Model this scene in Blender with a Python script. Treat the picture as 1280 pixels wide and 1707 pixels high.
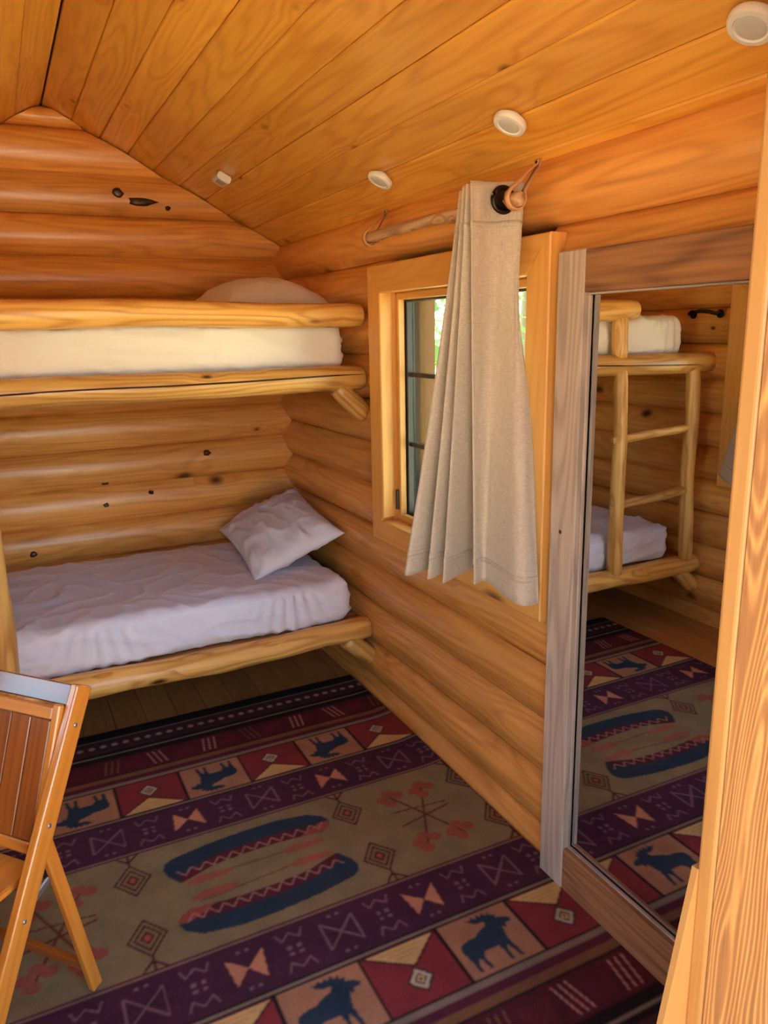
import bpy, bmesh, math, random
import numpy as np
from mathutils import Vector, Matrix, noise

random.seed(7)
rng = np.random.default_rng(7)
scene = bpy.context.scene
for o in list(bpy.data.objects):
    bpy.data.objects.remove(o)
COL = scene.collection

# ------------------------------------------------------------------ camera
CAM_POS = Vector((-1.3441, -3.9024, 1.605))
YAW, PITCH, ROLL = 0.458495, -0.231511, -0.019931
fw = Vector((math.sin(YAW) * math.cos(PITCH), math.cos(YAW) * math.cos(PITCH), math.sin(PITCH)))
rt = Vector((math.cos(YAW), -math.sin(YAW), 0.0))
up = rt.cross(fw)
rt2 = math.cos(ROLL) * rt + math.sin(ROLL) * up
up2 = -math.sin(ROLL) * rt + math.cos(ROLL) * up
cam_d = bpy.data.cameras.new('camera')
cam_d.sensor_fit = 'VERTICAL'
cam_d.sensor_height = 36.0
cam_d.lens = 26.92
cam_d.clip_start = 0.02
cam_d.clip_end = 300
cam = bpy.data.objects.new('camera', cam_d)
cam.matrix_world = Matrix(((rt2.x, up2.x, -fw.x, CAM_POS.x), (rt2.y, up2.y, -fw.y, CAM_POS.y),
                           (rt2.z, up2.z, -fw.z, CAM_POS.z), (0, 0, 0, 1)))
COL.objects.link(cam)
scene.camera = cam

# ------------------------------------------------------------------ sky, sun, exposure
world = bpy.data.worlds.new('world')
scene.world = world
world.use_nodes = True
wn, wl = world.node_tree.nodes, world.node_tree.links
wn.clear()
w_out = wn.new('ShaderNodeOutputWorld')
w_bg = wn.new('ShaderNodeBackground')
w_sky = wn.new('ShaderNodeTexSky')
w_sky.sky_type = 'NISHITA'
w_sky.sun_disc = False
w_sky.sun_elevation = math.radians(68)
w_sky.sun_rotation = math.radians(0)
w_sky.air_density = 1.0
w_sky.dust_density = 2.0
w_bg.inputs['Strength'].default_value = 0.36
wl.new(w_sky.outputs['Color'], w_bg.inputs['Color'])
wl.new(w_bg.outputs['Background'], w_out.inputs['Surface'])

sun_d = bpy.data.lights.new('sun', 'SUN')
sun_d.energy = 9.0
sun_d.angle = math.radians(0.6)
sun_d.color = (1.0, 0.93, 0.82)
sun = bpy.data.objects.new('sun', sun_d)
sun.rotation_euler = Vector((0.0, -0.38, -1.0)).to_track_quat('-Z', 'Y').to_euler()
sun.location = (0, 8, 10)
COL.objects.link(sun)

scene.view_settings.view_transform = 'Standard'
scene.view_settings.look = 'None'
scene.view_settings.gamma = 1.0
scene.view_settings.use_curve_mapping = False
scene.view_settings.exposure = 2.48
scene.cycles.use_denoising = True
scene.cycles.max_bounces = 7
scene.cycles.diffuse_bounces = 5
scene.cycles.use_adaptive_sampling = True
scene.cycles.adaptive_threshold = 0.06
scene.cycles.transparent_max_bounces = 8
scene.cycles.caustics_reflective = False
scene.cycles.caustics_refractive = False
scene.cycles.sample_clamp_indirect = 8.0


def portal(name, loc, direction, sx, sy):
    d = bpy.data.lights.new(name, 'AREA')
    d.shape = 'RECTANGLE'
    d.size, d.size_y = sx, sy
    d.cycles.is_portal = True
    o = bpy.data.objects.new(name, d)
    o.location = loc
    o.rotation_euler = Vector(direction).to_track_quat('-Z', 'Z').to_euler()
    COL.objects.link(o)


portal('door_portal', (-1.01, -3.50, 1.0), (0, 1, 0), 0.96, 2.06)
portal('window_portal', (0.20, -1.70, 1.31), (-1, 0, 0), 0.9, 0.9)
portal('window_portal', (-2.23, -1.70, 1.31), (1, 0, 0), 0.9, 0.9)

# ------------------------------------------------------------------ materials
def srgb(r, g, b):
    f = lambda c: (c / 255 / 12.92) if c / 255 <= 0.04045 else ((c / 255 + 0.055) / 1.055) ** 2.4
    return (f(r), f(g), f(b), 1.0)


class NT:
    def __init__(self, name):
        self.m = bpy.data.materials.new(name)
        self.m.use_nodes = True
        self.t = self.m.node_tree
        self.t.nodes.clear()
        self.out = self.t.nodes.new('ShaderNodeOutputMaterial')

    def n(self, kind, **kw):
        nd = self.t.nodes.new(kind)
        for k, v in kw.items():
            if k in nd.inputs:
                nd.inputs[k].default_value = v
            else:
                setattr(nd, k, v)
        return nd

    def l(self, a, b):
        self.t.links.new(a, b)

    def math(self, op, a, b=None, clamp=False):
        nd = self.t.nodes.new('ShaderNodeMath')
        nd.operation = op
        nd.use_clamp = clamp
        for i, v in enumerate((a, b)):
            if v is None:
                continue
            if isinstance(v, (int, float)):
                nd.inputs[i].default_value = v
            else:
                self.l(v, nd.inputs[i])
        return nd.outputs[0]

    def mix(self, fac, a, b):
        nd = self.t.nodes.new('ShaderNodeMix')
        nd.data_type = 'RGBA'
        for i, v in ((0, fac), (6, a), (7, b)):
            if isinstance(v, (int, float)):
                nd.inputs[i].default_value = v
            elif isinstance(v, tuple):
                nd.inputs[i].default_value = v
            else:
                self.l(v, nd.inputs[i])
        return nd.outputs[2]


def plain(name, col, rough=0.5, metal=0.0, bump=0.0, bscale=60.0, spec=0.5, sheen=0.0, coat=0.0):
    g = NT(name)
    b = g.n('ShaderNodeBsdfPrincipled', Roughness=rough, Metallic=metal)
    b.inputs['Specular IOR Level'].default_value = spec
    b.inputs['Sheen Weight'].default_value = sheen
    b.inputs['Coat Weight'].default_value = coat
    tc = g.n('ShaderNodeTexCoord')
    ns = g.n('ShaderNodeTexNoise', Scale=bscale, Detail=4.0)
    g.l(tc.outputs['Object'], ns.inputs['Vector'])
    dark = tuple(c * 0.88 for c in col[:3]) + (1.0,)
    g.l(g.mix(ns.outputs['Fac'], dark, col), b.inputs['Base Color'])
    if bump:
        bp = g.n('ShaderNodeBump', Strength=bump, Distance=0.002)
        g.l(ns.outputs['Fac'], bp.inputs['Height'])
        g.l(bp.outputs['Normal'], b.inputs['Normal'])
    g.l(b.outputs['BSDF'], g.out.inputs['Surface'])
    return g.m


def wood(name, light, dark, rough=0.42, knots=0.6, knot_col=srgb(70, 32, 10), line=0.25, line_n=26.0,
         fine=0.35, bump=0.25, vary=0.18, coat=0.0, kscale=(2.0, 6.5, 6.5), stretch=0.5):
    """timber whose grain runs along the piece's own X axis"""
    g = NT(name)
    tc = g.n('ShaderNodeTexCoord')
    oi = g.n('ShaderNodeObjectInfo')
    off = g.n('ShaderNodeVectorMath', operation='SCALE')
    off.inputs[0].default_value = (17.3, 9.1, 5.7)
    g.l(oi.outputs['Random'], off.inputs['Scale'])
    vec = g.n('ShaderNodeVectorMath', operation='ADD')
    g.l(tc.outputs['Object'], vec.inputs[0])
    g.l(off.outputs[0], vec.inputs[1])
    v = vec.outputs[0]
    # knots
    mk = g.n('ShaderNodeMapping')
    mk.inputs['Scale'].default_value = kscale
    g.l(v, mk.inputs['Vector'])
    vo = g.n('ShaderNodeTexVoronoi', Scale=1.0)
    g.l(mk.outputs[0], vo.inputs['Vector'])
    sep = g.n('ShaderNodeSeparateColor')
    g.l(vo.outputs['Color'], sep.inputs[0])
    keep = g.math('GREATER_THAN', sep.outputs[0], 1.0 - knots)
    size = g.math('MULTIPLY_ADD', sep.outputs[1], 0.09)
    g.t.nodes[-1].inputs[2].default_value = 0.05
    kd = g.math('DIVIDE', vo.outputs['Distance'], size)
    km = g.math('MULTIPLY', g.math('SUBTRACT', 1.45, kd, clamp=True), keep, clamp=True)
    halo = g.math('MULTIPLY', g.math('SUBTRACT', 1.0, g.math('DIVIDE', kd, 4.5), clamp=True), keep)
    # soft growth lines: contours of a stretched noise, bent round the knots
    m1 = g.n('ShaderNodeMapping')
    m1.inputs['Scale'].default_value = (stretch, 5.0, 5.0)
    g.l(v, m1.inputs['Vector'])
    n1 = g.n('ShaderNodeTexNoise', Scale=1.4, Detail=1.5)
    g.l(m1.outputs[0], n1.inputs['Vector'])
    field = g.math('ADD', n1.outputs['Fac'], g.math('MULTIPLY', halo, 0.10))
    s = g.math('SINE', g.math('MULTIPLY', field, line_n * 3.0))
    lines = g.math('POWER', g.math('MULTIPLY_ADD', s, 0.5), 2.0)
    g.t.nodes[-2].inputs[2].default_value = 0.5
    # fine fibre
    m2 = g.n('ShaderNodeMapping')
    m2.inputs['Scale'].default_value = (3.0, 70.0, 70.0)
    g.l(v, m2.inputs['Vector'])
    n2 = g.n('ShaderNodeTexNoise', Scale=1.0, Detail=2.0)
    g.l(m2.outputs[0], n2.inputs['Vector'])
    # broad patches
    m3 = g.n('ShaderNodeMapping')
    m3.inputs['Scale'].default_value = (0.9, 6.0, 6.0)
    g.l(v, m3.inputs['Vector'])
    n3 = g.n('ShaderNodeTexNoise', Scale=1.1, Detail=2.0)
    g.l(m3.outputs[0], n3.inputs['Vector'])
    f = g.math('ADD', g.math('MULTIPLY', lines, line), g.math('MULTIPLY', n2.outputs['Fac'], fine))
    f = g.math('ADD', f, g.math('MULTIPLY', n3.outputs['Fac'], 0.55))
    f = g.math('SUBTRACT', f, 0.22 + max(0.0, fine - 0.5) * 0.5, clamp=True)
    c = g.mix(f, light, dark)
    c = g.mix(g.math('MULTIPLY', halo, 0.35), c, dark)
    c = g.mix(km, c, knot_col)
    hsv = g.n('ShaderNodeHueSaturation')
    g.l(c, hsv.inputs['Color'])
    val = g.math('MULTIPLY_ADD', oi.outputs['Random'], vary * 2)
    g.t.nodes[-1].inputs[2].default_value = 1.0 - vary
    g.l(val, hsv.inputs['Value'])
    b = g.n('ShaderNodeBsdfPrincipled', Roughness=rough)
    b.inputs['Coat Weight'].default_value = coat
    b.inputs['Coat Roughness'].default_value = 0.25
    g.l(hsv.outputs[0], b.inputs['Base Color'])
    hgt = n2.outputs['Fac']
    bp = g.n('ShaderNodeBump', Strength=bump, Distance=0.003)
    g.l(hgt, bp.inputs['Height'])
    g.l(bp.outputs['Normal'], b.inputs['Normal'])
    g.l(b.outputs['BSDF'], g.out.inputs['Surface'])
    return g.m


def linen(name, c1, c2, scale=420.0, rough=0.85):
    g = NT(name)
    tc = g.n('ShaderNodeTexCoord')
    fac = []
    for sc in ((1.0, 1.0, 0.05), (0.06, 0.06, 1.0)):
        mp = g.n('ShaderNodeMapping')
        mp.inputs['Scale'].default_value = sc
        g.l(tc.outputs['Object'], mp.inputs['Vector'])
        ns = g.n('ShaderNodeTexNoise', Scale=scale, Detail=2.0)
        g.l(mp.outputs[0], ns.inputs['Vector'])
        fac.append(ns.outputs['Fac'])
    f = g.math('MULTIPLY', g.math('ADD', fac[0], fac[1]), 0.5)
    f2 = g.math('MULTIPLY', g.math('SUBTRACT', f, 0.30), 2.4, clamp=True)
    b = g.n('ShaderNodeBsdfPrincipled', Roughness=rough)
    b.inputs['Sheen Weight'].default_value = 0.2
    g.l(g.mix(f2, c1, c2), b.inputs['Base Color'])
    bp = g.n('ShaderNodeBump', Strength=0.35, Distance=0.001)
    g.l(f, bp.inputs['Height'])
    g.l(bp.outputs['Normal'], b.inputs['Normal'])
    tr = g.n('ShaderNodeBsdfTranslucent')
    g.l(g.mix(f2, c1, c2), tr.inputs['Color'])
    mx = g.n('ShaderNodeMixShader', Fac=0.18)
    g.l(b.outputs['BSDF'], mx.inputs[1])
    g.l(tr.outputs['BSDF'], mx.inputs[2])
    g.l(mx.outputs[0], g.out.inputs['Surface'])
    return g.m


def glass_mat(name, tint):
    g = NT(name)
    tr = g.n('ShaderNodeBsdfTransparent', Color=tint)
    gl = g.n('ShaderNodeBsdfGlossy', Roughness=0.02, Color=(1, 1, 1, 1))
    lw = g.n('ShaderNodeLayerWeight', Blend=0.12)
    mx = g.n('ShaderNodeMixShader')
    g.l(lw.outputs['Fresnel'], mx.inputs[0])
    g.l(tr.outputs[0], mx.inputs[1])
    g.l(gl.outputs[0], mx.inputs[2])
    g.l(mx.outputs[0], g.out.inputs['Surface'])
    return g.m


def mirror_mat():
    g = NT('mirror_silver')
    gl = g.n('ShaderNodeBsdfGlossy', Roughness=0.004, Color=(0.74, 0.75, 0.74, 1))
    g.l(gl.outputs[0], g.out.inputs['Surface'])
    return g.m


M = {}
M['log'] = wood('honey_log', srgb(240, 174, 90), srgb(176, 104, 40), knots=0.30, coat=0.3, rough=0.40, line=0.24, fine=0.75,
                kscale=(3.6, 0.0, 6.0), vary=0.13)
M['ceiling'] = wood('honey_plank', srgb(242, 184, 80), srgb(190, 118, 34), knots=0.34, coat=0.4, rough=0.34,
                    kscale=(4.6, 8.0, 0.0), line=0.28, fine=0.65, vary=0.12)
M['peeled'] = wood('peeled_pole', srgb(236, 186, 100), srgb(172, 110, 42), knots=0.6, rough=0.42, coat=0.15,
                   kscale=(4.5, 11.0, 11.0), line=0.45, fine=0.6)
M['trim'] = wood('clear_pine_trim', srgb(232, 172, 88), srgb(200, 130, 50), knots=0.25, rough=0.45, line=0.2, vary=0.05)
M['floor'] = wood('floor_plank', srgb(186, 132, 72), srgb(146, 96, 46), knots=0.15, rough=0.5, vary=0.12)
M['jamb'] = wood('rough_sawn_fir', srgb(130, 84, 44), srgb(192, 136, 70), knots=0.06, rough=0.75, line=0.75, line_n=95.0,
                 fine=0.2, bump=0.9, vary=0.02, stretch=0.9, kscale=(1.2, 7, 7))
M['jamb_smooth'] = wood('planed_fir', srgb(170, 124, 66), srgb(146, 98, 46), knots=0.0, rough=0.5, line=0.15, vary=0.02)
M['grey_barn'] = wood('weathered_grey_board', srgb(206, 186, 166), srgb(140, 120, 104), knots=0.12, rough=0.85, line=0.3,
                      fine=0.6, bump=0.8, vary=0.04, knot_col=srgb(40, 34, 30))
M['brown_barn'] = wood('weathered_brown_board', srgb(178, 124, 78), srgb(86, 54, 30), knots=0.12, rough=0.85, line=0.25,
                       fine=1.0, bump=0.9, vary=0.04, knot_col=srgb(40, 26, 18))
M['branch'] = wood('driftwood_branch', srgb(226, 186, 138), srgb(150, 104, 66), knots=0.4, rough=0.7, line=0.5, fine=0.7,
                   bump=0.8, kscale=(12, 20, 20))
M['chair'] = wood('varnished_beech', srgb(216, 140, 52), srgb(178, 98, 26), knots=0.0, rough=0.2, line=0.25, coat=0.8, vary=0.05)
M['chair_dark'] = wood('varnished_slat', srgb(160, 88, 34), srgb(116, 56, 18), knots=0.0, rough=0.22, line=0.3, coat=0.8, vary=0.06)
M['knot'] = plain('pitch_knot', srgb(62, 30, 12), 0.3, bump=0.5, bscale=90)
M['sheet'] = plain('white_cotton', srgb(226, 224, 232), 0.75, bump=0.15, bscale=500, sheen=0.15)
M['sheet_cream'] = plain('cream_cotton', srgb(232, 224, 208), 0.75, bump=0.15, bscale=500, sheen=0.15)
M['linen'] = linen('oat_linen', srgb(184, 166, 142), srgb(232, 218, 196), scale=900.0)
M['grommet'] = plain('dark_bronze', srgb(52, 44, 36), 0.35, metal=0.8)
M['leather'] = plain('tan_leather', srgb(214, 160, 112), 0.55, bump=0.3, bscale=120)
M['plastic'] = plain('white_plastic', srgb(235, 233, 228), 0.4)
M['lens'] = plain('frosted_lens', srgb(206, 208, 206), 0.3)
M['grey_plastic'] = plain('grey_plastic', srgb(178, 174, 170), 0.4)
M['iron'] = plain('black_iron', srgb(30, 28, 27), 0.45, metal=0.6, bump=0.4, bscale=80)
M['steel'] = plain('brushed_steel', srgb(190, 188, 182), 0.35, metal=0.9)
M['bronze'] = plain('bronze_sash', srgb(62, 54, 44), 0.5)
M['glass'] = glass_mat('window_glass', (0.86, 0.95, 0.90, 1))
M['mirror'] = mirror_mat()
M['backing'] = plain('dark_chinking', srgb(96, 60, 30), 0.9)
M['ground'] = plain('pale_gravel', srgb(196, 180, 146), 0.95, bscale=3)
M['bark'] = plain('bark', srgb(120, 104, 80), 0.9, bump=0.8, bscale=30)
M['leaf'] = plain('leaf', srgb(96, 140, 60), 0.6, bscale=4)
M['hardboard'] = plain('hardboard', srgb(90, 66, 44), 0.9)

# ------------------------------------------------------------------ object helpers
def wm(o):
    m = o.matrix_basis.copy()
    if o.parent:
        m = wm(o.parent) @ o.matrix_parent_inverse @ m
    return m


def link(o, parent=None, world_m=None):
    COL.objects.link(o)
    if world_m is not None:
        o.matrix_basis = world_m
    if parent is not None:
        o.parent = parent
        o.matrix_parent_inverse = wm(parent).inverted()
    return o


def tag(o, label, cat, group=None, kind=None):
    if label:
        o['label'] = label
    if cat:
        o['category'] = cat
    if group:
        o['group'] = group
    if kind:
        o['kind'] = kind
    return o


def empty(name, loc=(0, 0, 0)):
    o = bpy.data.objects.new(name, None)
    o.empty_display_size = 0.05
    return link(o, None, Matrix.Translation(loc))


def raw(name, verts, faces, mat, parent=None, world_m=None, smooth=False):
    me = bpy.data.meshes.new(name)
    me.from_pydata([tuple(v) for v in verts], [], faces)
    me.materials.append(mat)
    me.update()
    if smooth:
        me.polygons.foreach_set('use_smooth', [True] * len(me.polygons))
    o = bpy.data.objects.new(name, me)
    return link(o, parent, world_m or Matrix.Identity(4))


def from_bm(name, bm, mat, parent=None, world_m=None, smooth=False):
    bmesh.ops.recalc_face_normals(bm, faces=bm.faces)
    me = bpy.data.meshes.new(name)
    bm.to_mesh(me)
    bm.free()
    me.materials.append(mat)
    if smooth:
        me.polygons.foreach_set('use_smooth', [True] * len(me.polygons))
    o = bpy.data.objects.new(name, me)
    return link(o, parent, world_m or Matrix.Identity(4))


def frame(p0, p1, upv=(0, 0, 1)):
    """matrix with X along p0->p1, origin at the middle"""
    p0, p1 = Vector(p0), Vector(p1)
    x = (p1 - p0).normalized()
    u = Vector(upv)
    if abs(x.dot(u)) > 0.98:
        u = Vector((0, 1, 0)) if abs(x.y) < 0.9 else Vector((1, 0, 0))
    y = u.cross(x).normalized()
    z = x.cross(y)
    c = (p0 + p1) / 2
    return Matrix(((x.x, y.x, z.x, c.x), (x.y, y.y, z.y, c.y), (x.z, y.z, z.z, c.z), (0, 0, 0, 1))), (p1 - p0).length


def board(name, p0, p1, wid, thk, mat, parent=None, upv=(0, 0, 1), bevel=0.003, seg=1):
    """a plank from p0 to p1: wid across (local Y), thk along upv (local Z)"""
    m, ln = frame(p0, p1, upv)
    bm = bmesh.new()
    bmesh.ops.create_cube(bm, size=1.0)
    bmesh.ops.scale(bm, vec=(ln, wid, thk), verts=bm.verts)
    if bevel:
        bmesh.ops.bevel(bm, geom=list(bm.edges), offset=bevel, segments=seg, affect='EDGES', profile=0.5)
    return from_bm(name, bm, mat, parent, m)


def pole(name, p0, p1, r0, r1, mat, parent=None, seed=0, wob=0.012, n=14, seg=12, dome=0.35, lump=0.08):
    """a peeled pole with natural bumps and rounded ends"""
    m, ln = frame(p0, p1)
    vs, fs = [], []
    stations = [(-0.5, dome * 0.55), (-0.5 + 0.006 / ln, 0.9)]
    stations += [(-0.5 + i / n, 1.0) for i in range(1, n)]
    stations += [(0.5 - 0.006 / ln, 0.9), (0.5, dome * 0.55)]
    for t, sc in stations:
        r = (r0 + (r1 - r0) * (t + 0.5)) * (1.0 if sc == 1.0 else (0.93 if sc == 0.9 else 0.8))
        cy = wob * noise.noise(Vector((t * 2.3 + seed * 7.1, seed, 0.3)))
        cz = wob * noise.noise(Vector((t * 2.3 + seed * 3.7, 5.0 + seed, 0.9)))
        for k in range(seg):
            a = 2 * math.pi * k / seg
            rr = r * (1 + lump * noise.noise(Vector((t * ln * 5, math.cos(a) * 1.2 + seed, math.sin(a) * 1.2))))
            vs.append((t * ln, cy + rr * math.cos(a), cz + rr * math.sin(a)))
    for i in range(len(stations) - 1):
        for k in range(seg):
            a, b = i * seg + k, i * seg + (k + 1) % seg
            fs.append((a, b, b + seg, a + seg))
    fs.append(tuple(range(seg))[::-1])
    L = (len(stations) - 1) * seg
    fs.append(tuple(range(L, L + seg)))
    return raw(name, vs, fs, mat, parent, m, smooth=True)


def tube(name, pts, r, mat, parent=None, seg=8, closed=False):
    pts = [Vector(p) for p in pts]
    c = pts[0].copy()
    vs, fs = [], []
    n = len(pts)
    for i, p in enumerate(pts):
        a = pts[(i - 1) % n] if (closed or i > 0) else p
        b = pts[(i + 1) % n] if (closed or i < n - 1) else p
        t = (b - a).normalized()
        u = Vector((0, 0, 1)) if abs(t.z) < 0.9 else Vector((1, 0, 0))
        x = t.cross(u).normalized()
        y = x.cross(t)
        rr = r[i] if isinstance(r, (list, tuple)) else r
        for k in range(seg):
            an = 2 * math.pi * k / seg
            vs.append(p - c + x * math.cos(an) * rr + y * math.sin(an) * rr)
    for i in range(n if closed else n - 1):
        for k in range(seg):
            a, b = i * seg + k, i * seg + (k + 1) % seg
            j = ((i + 1) % n) * seg
            fs.append((a, b, j + (k + 1) % seg, j + k))
    if not closed:
        fs.append(tuple(range(seg))[::-1])
        fs.append(tuple(range((n - 1) * seg, n * seg)))
    return raw(name, vs, fs, mat, parent, Matrix.Translation(c), smooth=True)


def lathe(name, prof, mat, parent, m, seg=28, smooth=True):
    """profile of (radius, height) turned round local Z"""
    vs, fs = [], []
    for r, h in prof:
        for k in range(seg):
            a = 2 * math.pi * k / seg
            vs.append((r * math.cos(a), r * math.sin(a), h))
    for i in range(len(prof) - 1):
        for k in range(seg):
            a, b = i * seg + k, i * seg + (k + 1) % seg
            fs.append((a, b, b + seg, a + seg))
    fs.append(tuple(range(seg))[::-1])
    L = (len(prof) - 1) * seg
    fs.append(tuple(range(L, L + seg)))
    o = raw(name, vs, fs, mat, parent, m)
    if smooth:
        for p in o.data.polygons:
            p.use_smooth = len(p.vertices) == 4
        o.data.set_sharp_from_angle(angle=math.radians(35))
    return o


def rounded_box(name, size, r, mat, parent, m, div=(60, 30, 8), disp=None):
    """soft upholstered box; disp(p, n) gives the offset along the normal"""
    hx, hy, hz = size[0] / 2, size[1] / 2, size[2] / 2
    idx, vs, fs = {}, [], []

    def vert(i, j, k):
        key = (i, j, k)
        if key not in idx:
            p = Vector((-hx + 2 * hx * i / div[0], -hy + 2 * hy * j / div[1], -hz + 2 * hz * k / div[2]))
            q = Vector((max(-hx + r, min(hx - r, p.x)), max(-hy + r, min(hy - r, p.y)), max(-hz + r, min(hz - r, p.z))))
            d = p - q
            nn = d.normalized() if d.length > 1e-9 else Vector((0, 0, 1))
            p = q + nn * r
            if disp:
                p = p + nn * disp(p, nn)
            idx[key] = len(vs)
            vs.append(p)
        return idx[key]
    A, B, C = div
    for i in range(A):
        for j in range(B):
            fs.append((vert(i, j, 0), vert(i, j + 1, 0), vert(i + 1, j + 1, 0), vert(i + 1, j, 0)))
            fs.append((vert(i, j, C), vert(i + 1, j, C), vert(i + 1, j + 1, C), vert(i, j + 1, C)))
        for k in range(C):
            fs.append((vert(i, 0, k), vert(i + 1, 0, k), vert(i + 1, 0, k + 1), vert(i, 0, k + 1)))
            fs.append((vert(i, B, k), vert(i, B, k + 1), vert(i + 1, B, k + 1), vert(i + 1, B, k)))
    for j in range(B):
        for k in range(C):
            fs.append((vert(0, j, k), vert(0, j, k + 1), vert(0, j + 1, k + 1), vert(0, j + 1, k)))
            fs.append((vert(A, j, k), vert(A, j + 1, k), vert(A, j + 1, k + 1), vert(A, j, k + 1)))
    return raw(name, vs, fs, mat, parent, m, smooth=True)


# ------------------------------------------------------------------ the room shell
LW = -2.03            # bellies of the left wall's logs
RIDGE_X, RIDGE_Z, EAVE_Z = -1.03, 2.602, 2.055
SLOPE = (RIDGE_Z - EAVE_Z) / (0 - RIDGE_X)
FRONT_Y = -3.285       # bellies of the front wall's logs
H = 0.18              # log course
SAG = 0.040
DEPTH = 0.16


def ceil_z(x):
    return EAVE_Z + SLOPE * (-x) if x > RIDGE_X else EAVE_Z + SLOPE * (x - LW) * (RIDGE_X / (LW - RIDGE_X)) * -1 * -1 if False else (
        EAVE_Z + (RIDGE_Z - EAVE_Z) * (x - LW) / (RIDGE_X - LW))


def wall_log(parent, a0, a1, z0, z1, place, seed, trim=None):
    """one log of a wall. a0..a1 along the wall, z0..z1 its course; place(a, d, z) gives the world point, d = depth behind the belly.
    trim(z) -> (amin, amax) cuts the ends to the roof."""
    h = z1 - z0
    zc = (z0 + z1) / 2
    n = max(2, int((a1 - a0) / 0.12))
    prof = []
    R = ((h / 2) ** 2 + SAG ** 2) / (2 * SAG)
    K = 8
    for k in range(K + 1):
        zz = -h / 2 + h * k / K
        d = R - math.sqrt(max(R * R - zz * zz, 0))
        prof.append((d, zz * 0.995))
    prof += [(DEPTH, h / 2 * 0.99), (DEPTH, -h / 2 * 0.99)]
    origin = Vector(place((a0 + a1) / 2, 0, zc))
    ex = (Vector(place(a1, 0, zc)) - Vector(place(a0, 0, zc))).normalized()
    ey = (Vector(place(a0, 1, zc)) - Vector(place(a0, 0, zc))).normalized()
    ez = ex.cross(ey)
    flip = ez.z < 0
    if flip:
        ez = -ez
    if flip:
        # keep a right-handed frame: run X the other way
        ex = -ex
    m = Matrix(((ex.x, ey.x, ez.x, origin.x), (ex.y, ey.y, ez.y, origin.y), (ex.z, ey.z, ez.z, origin.z), (0, 0, 0, 1)))
    vs, fs = [], []
    P = len(prof)
    am = (a0 + a1) / 2
    for i in range(n + 1):
        a = a0 + (a1 - a0) * i / n
        for d, zz in prof:
            aa = a
            if trim:
                lo, hi = trim(zc + zz)
                aa = max(lo, min(hi, a)) if lo < hi else (lo + hi) / 2
            dd = d
            if d < DEPTH:
                dd = d + 0.008 * noise.noise(Vector((aa * 1.3 + seed * 3.1, zz * 6, seed))) * (1 - d / SAG * 0.6)
            zo = 0.006 * noise.noise(Vector((aa * 0.8, seed * 1.7, 4.0))) if 0 < d < DEPTH else 0
            loc = (aa - am) * (-1 if flip else 1)
            vs.append((loc, dd, zz + zo))
    for i in range(n):
        for k in range(P):
            a, b = i * P + k, i * P + (k + 1) % P
            fs.append((a, b, b + P, a + P) if flip else (a, a + P, b + P, b))
    fs.append(tuple(range(P)) if not flip else tuple(range(P))[::-1])
    L = n * P
    fs.append(tuple(range(L, L + P))[::-1] if not flip else tuple(range(L, L + P)))
    o = raw('log', vs, fs, M['log'], parent, m)
    for p in o.data.polygons:
        p.use_smooth = len(p.vertices) == 4
    o.data.set_sharp_from_angle(angle=math.radians(50))
    return o


def box_list_mesh(name, boxes, mat, parent=None):
    vs, fs = [], []
    for (x0, x1, y0, y1, z0, z1) in boxes:
        b = len(vs)
        vs += [(x0, y0, z0), (x1, y0, z0), (x1, y1, z0), (x0, y1, z0), (x0, y0, z1), (x1, y0, z1), (x1, y1, z1), (x0, y1, z1)]
        fs += [tuple(b + i for i in f) for f in ((0, 3, 2, 1), (4, 5, 6, 7), (0, 1, 5, 4), (1, 2, 6, 5), (2, 3, 7, 6), (3, 0, 4, 7))]
    return raw(name, vs, fs, mat, parent)


# window opening common to both side walls
WY0, WY1, WZ0, WZ1 = -2.250, -1.153, 0.785, 1.845      # outer edge of the casing
OY0, OY1, OZ0, OZ1 = -2.150, -1.253, 0.870, 1.745      # clear opening


def side_wall(name, belly_x, sgn):
    """sgn +1: solid lies towards +x"""
    xb = lambda a, b: (min(belly_x + sgn * a, belly_x + sgn * b), max(belly_x + sgn * a, belly_x + sgn * b))
    x0, x1 = xb(0.10, 0.20)
    y0, y1 = -3.46, 0.16
    wall = box_list_mesh(name, [
        (x0, x1, y0, OY0, -0.12, 2.03), (x0, x1, OY1, y1, -0.12, 2.03),
        (x0, x1, OY0, OY1, -0.12, OZ0), (x0, x1, OY0, OY1, OZ1, 2.03)], M['backing'])
    wall['kind'] = 'structure'
    place = lambda a, d, z: (belly_x + sgn * d, a, z)
    seams = [-0.11 + H * i for i in range(12)]
    s = 0
    for i in range(12):
        z0 = seams[i]
        z1 = z0 + H
        s += 1
        if i == 11:
            z1 = 2.052
        seed = s * 1.37 + (0 if sgn > 0 else 40)
        if z1 > WZ0 + 0.03 and z0 < WZ1 - 0.03:
            wall_log(wall, -3.30, OY0 - 0.03, z0, z1, place, seed)
            wall_log(wall, OY1 + 0.03, 0.04, z0, z1, place, seed + 0.5)
        else:
            wall_log(wall, -3.30, 0.04, z0, z1, place, seed)
    return wall


wall_right = side_wall('wall_right', 0.0, 1)
wall_left = side_wall('wall_left', LW, -1)

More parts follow.
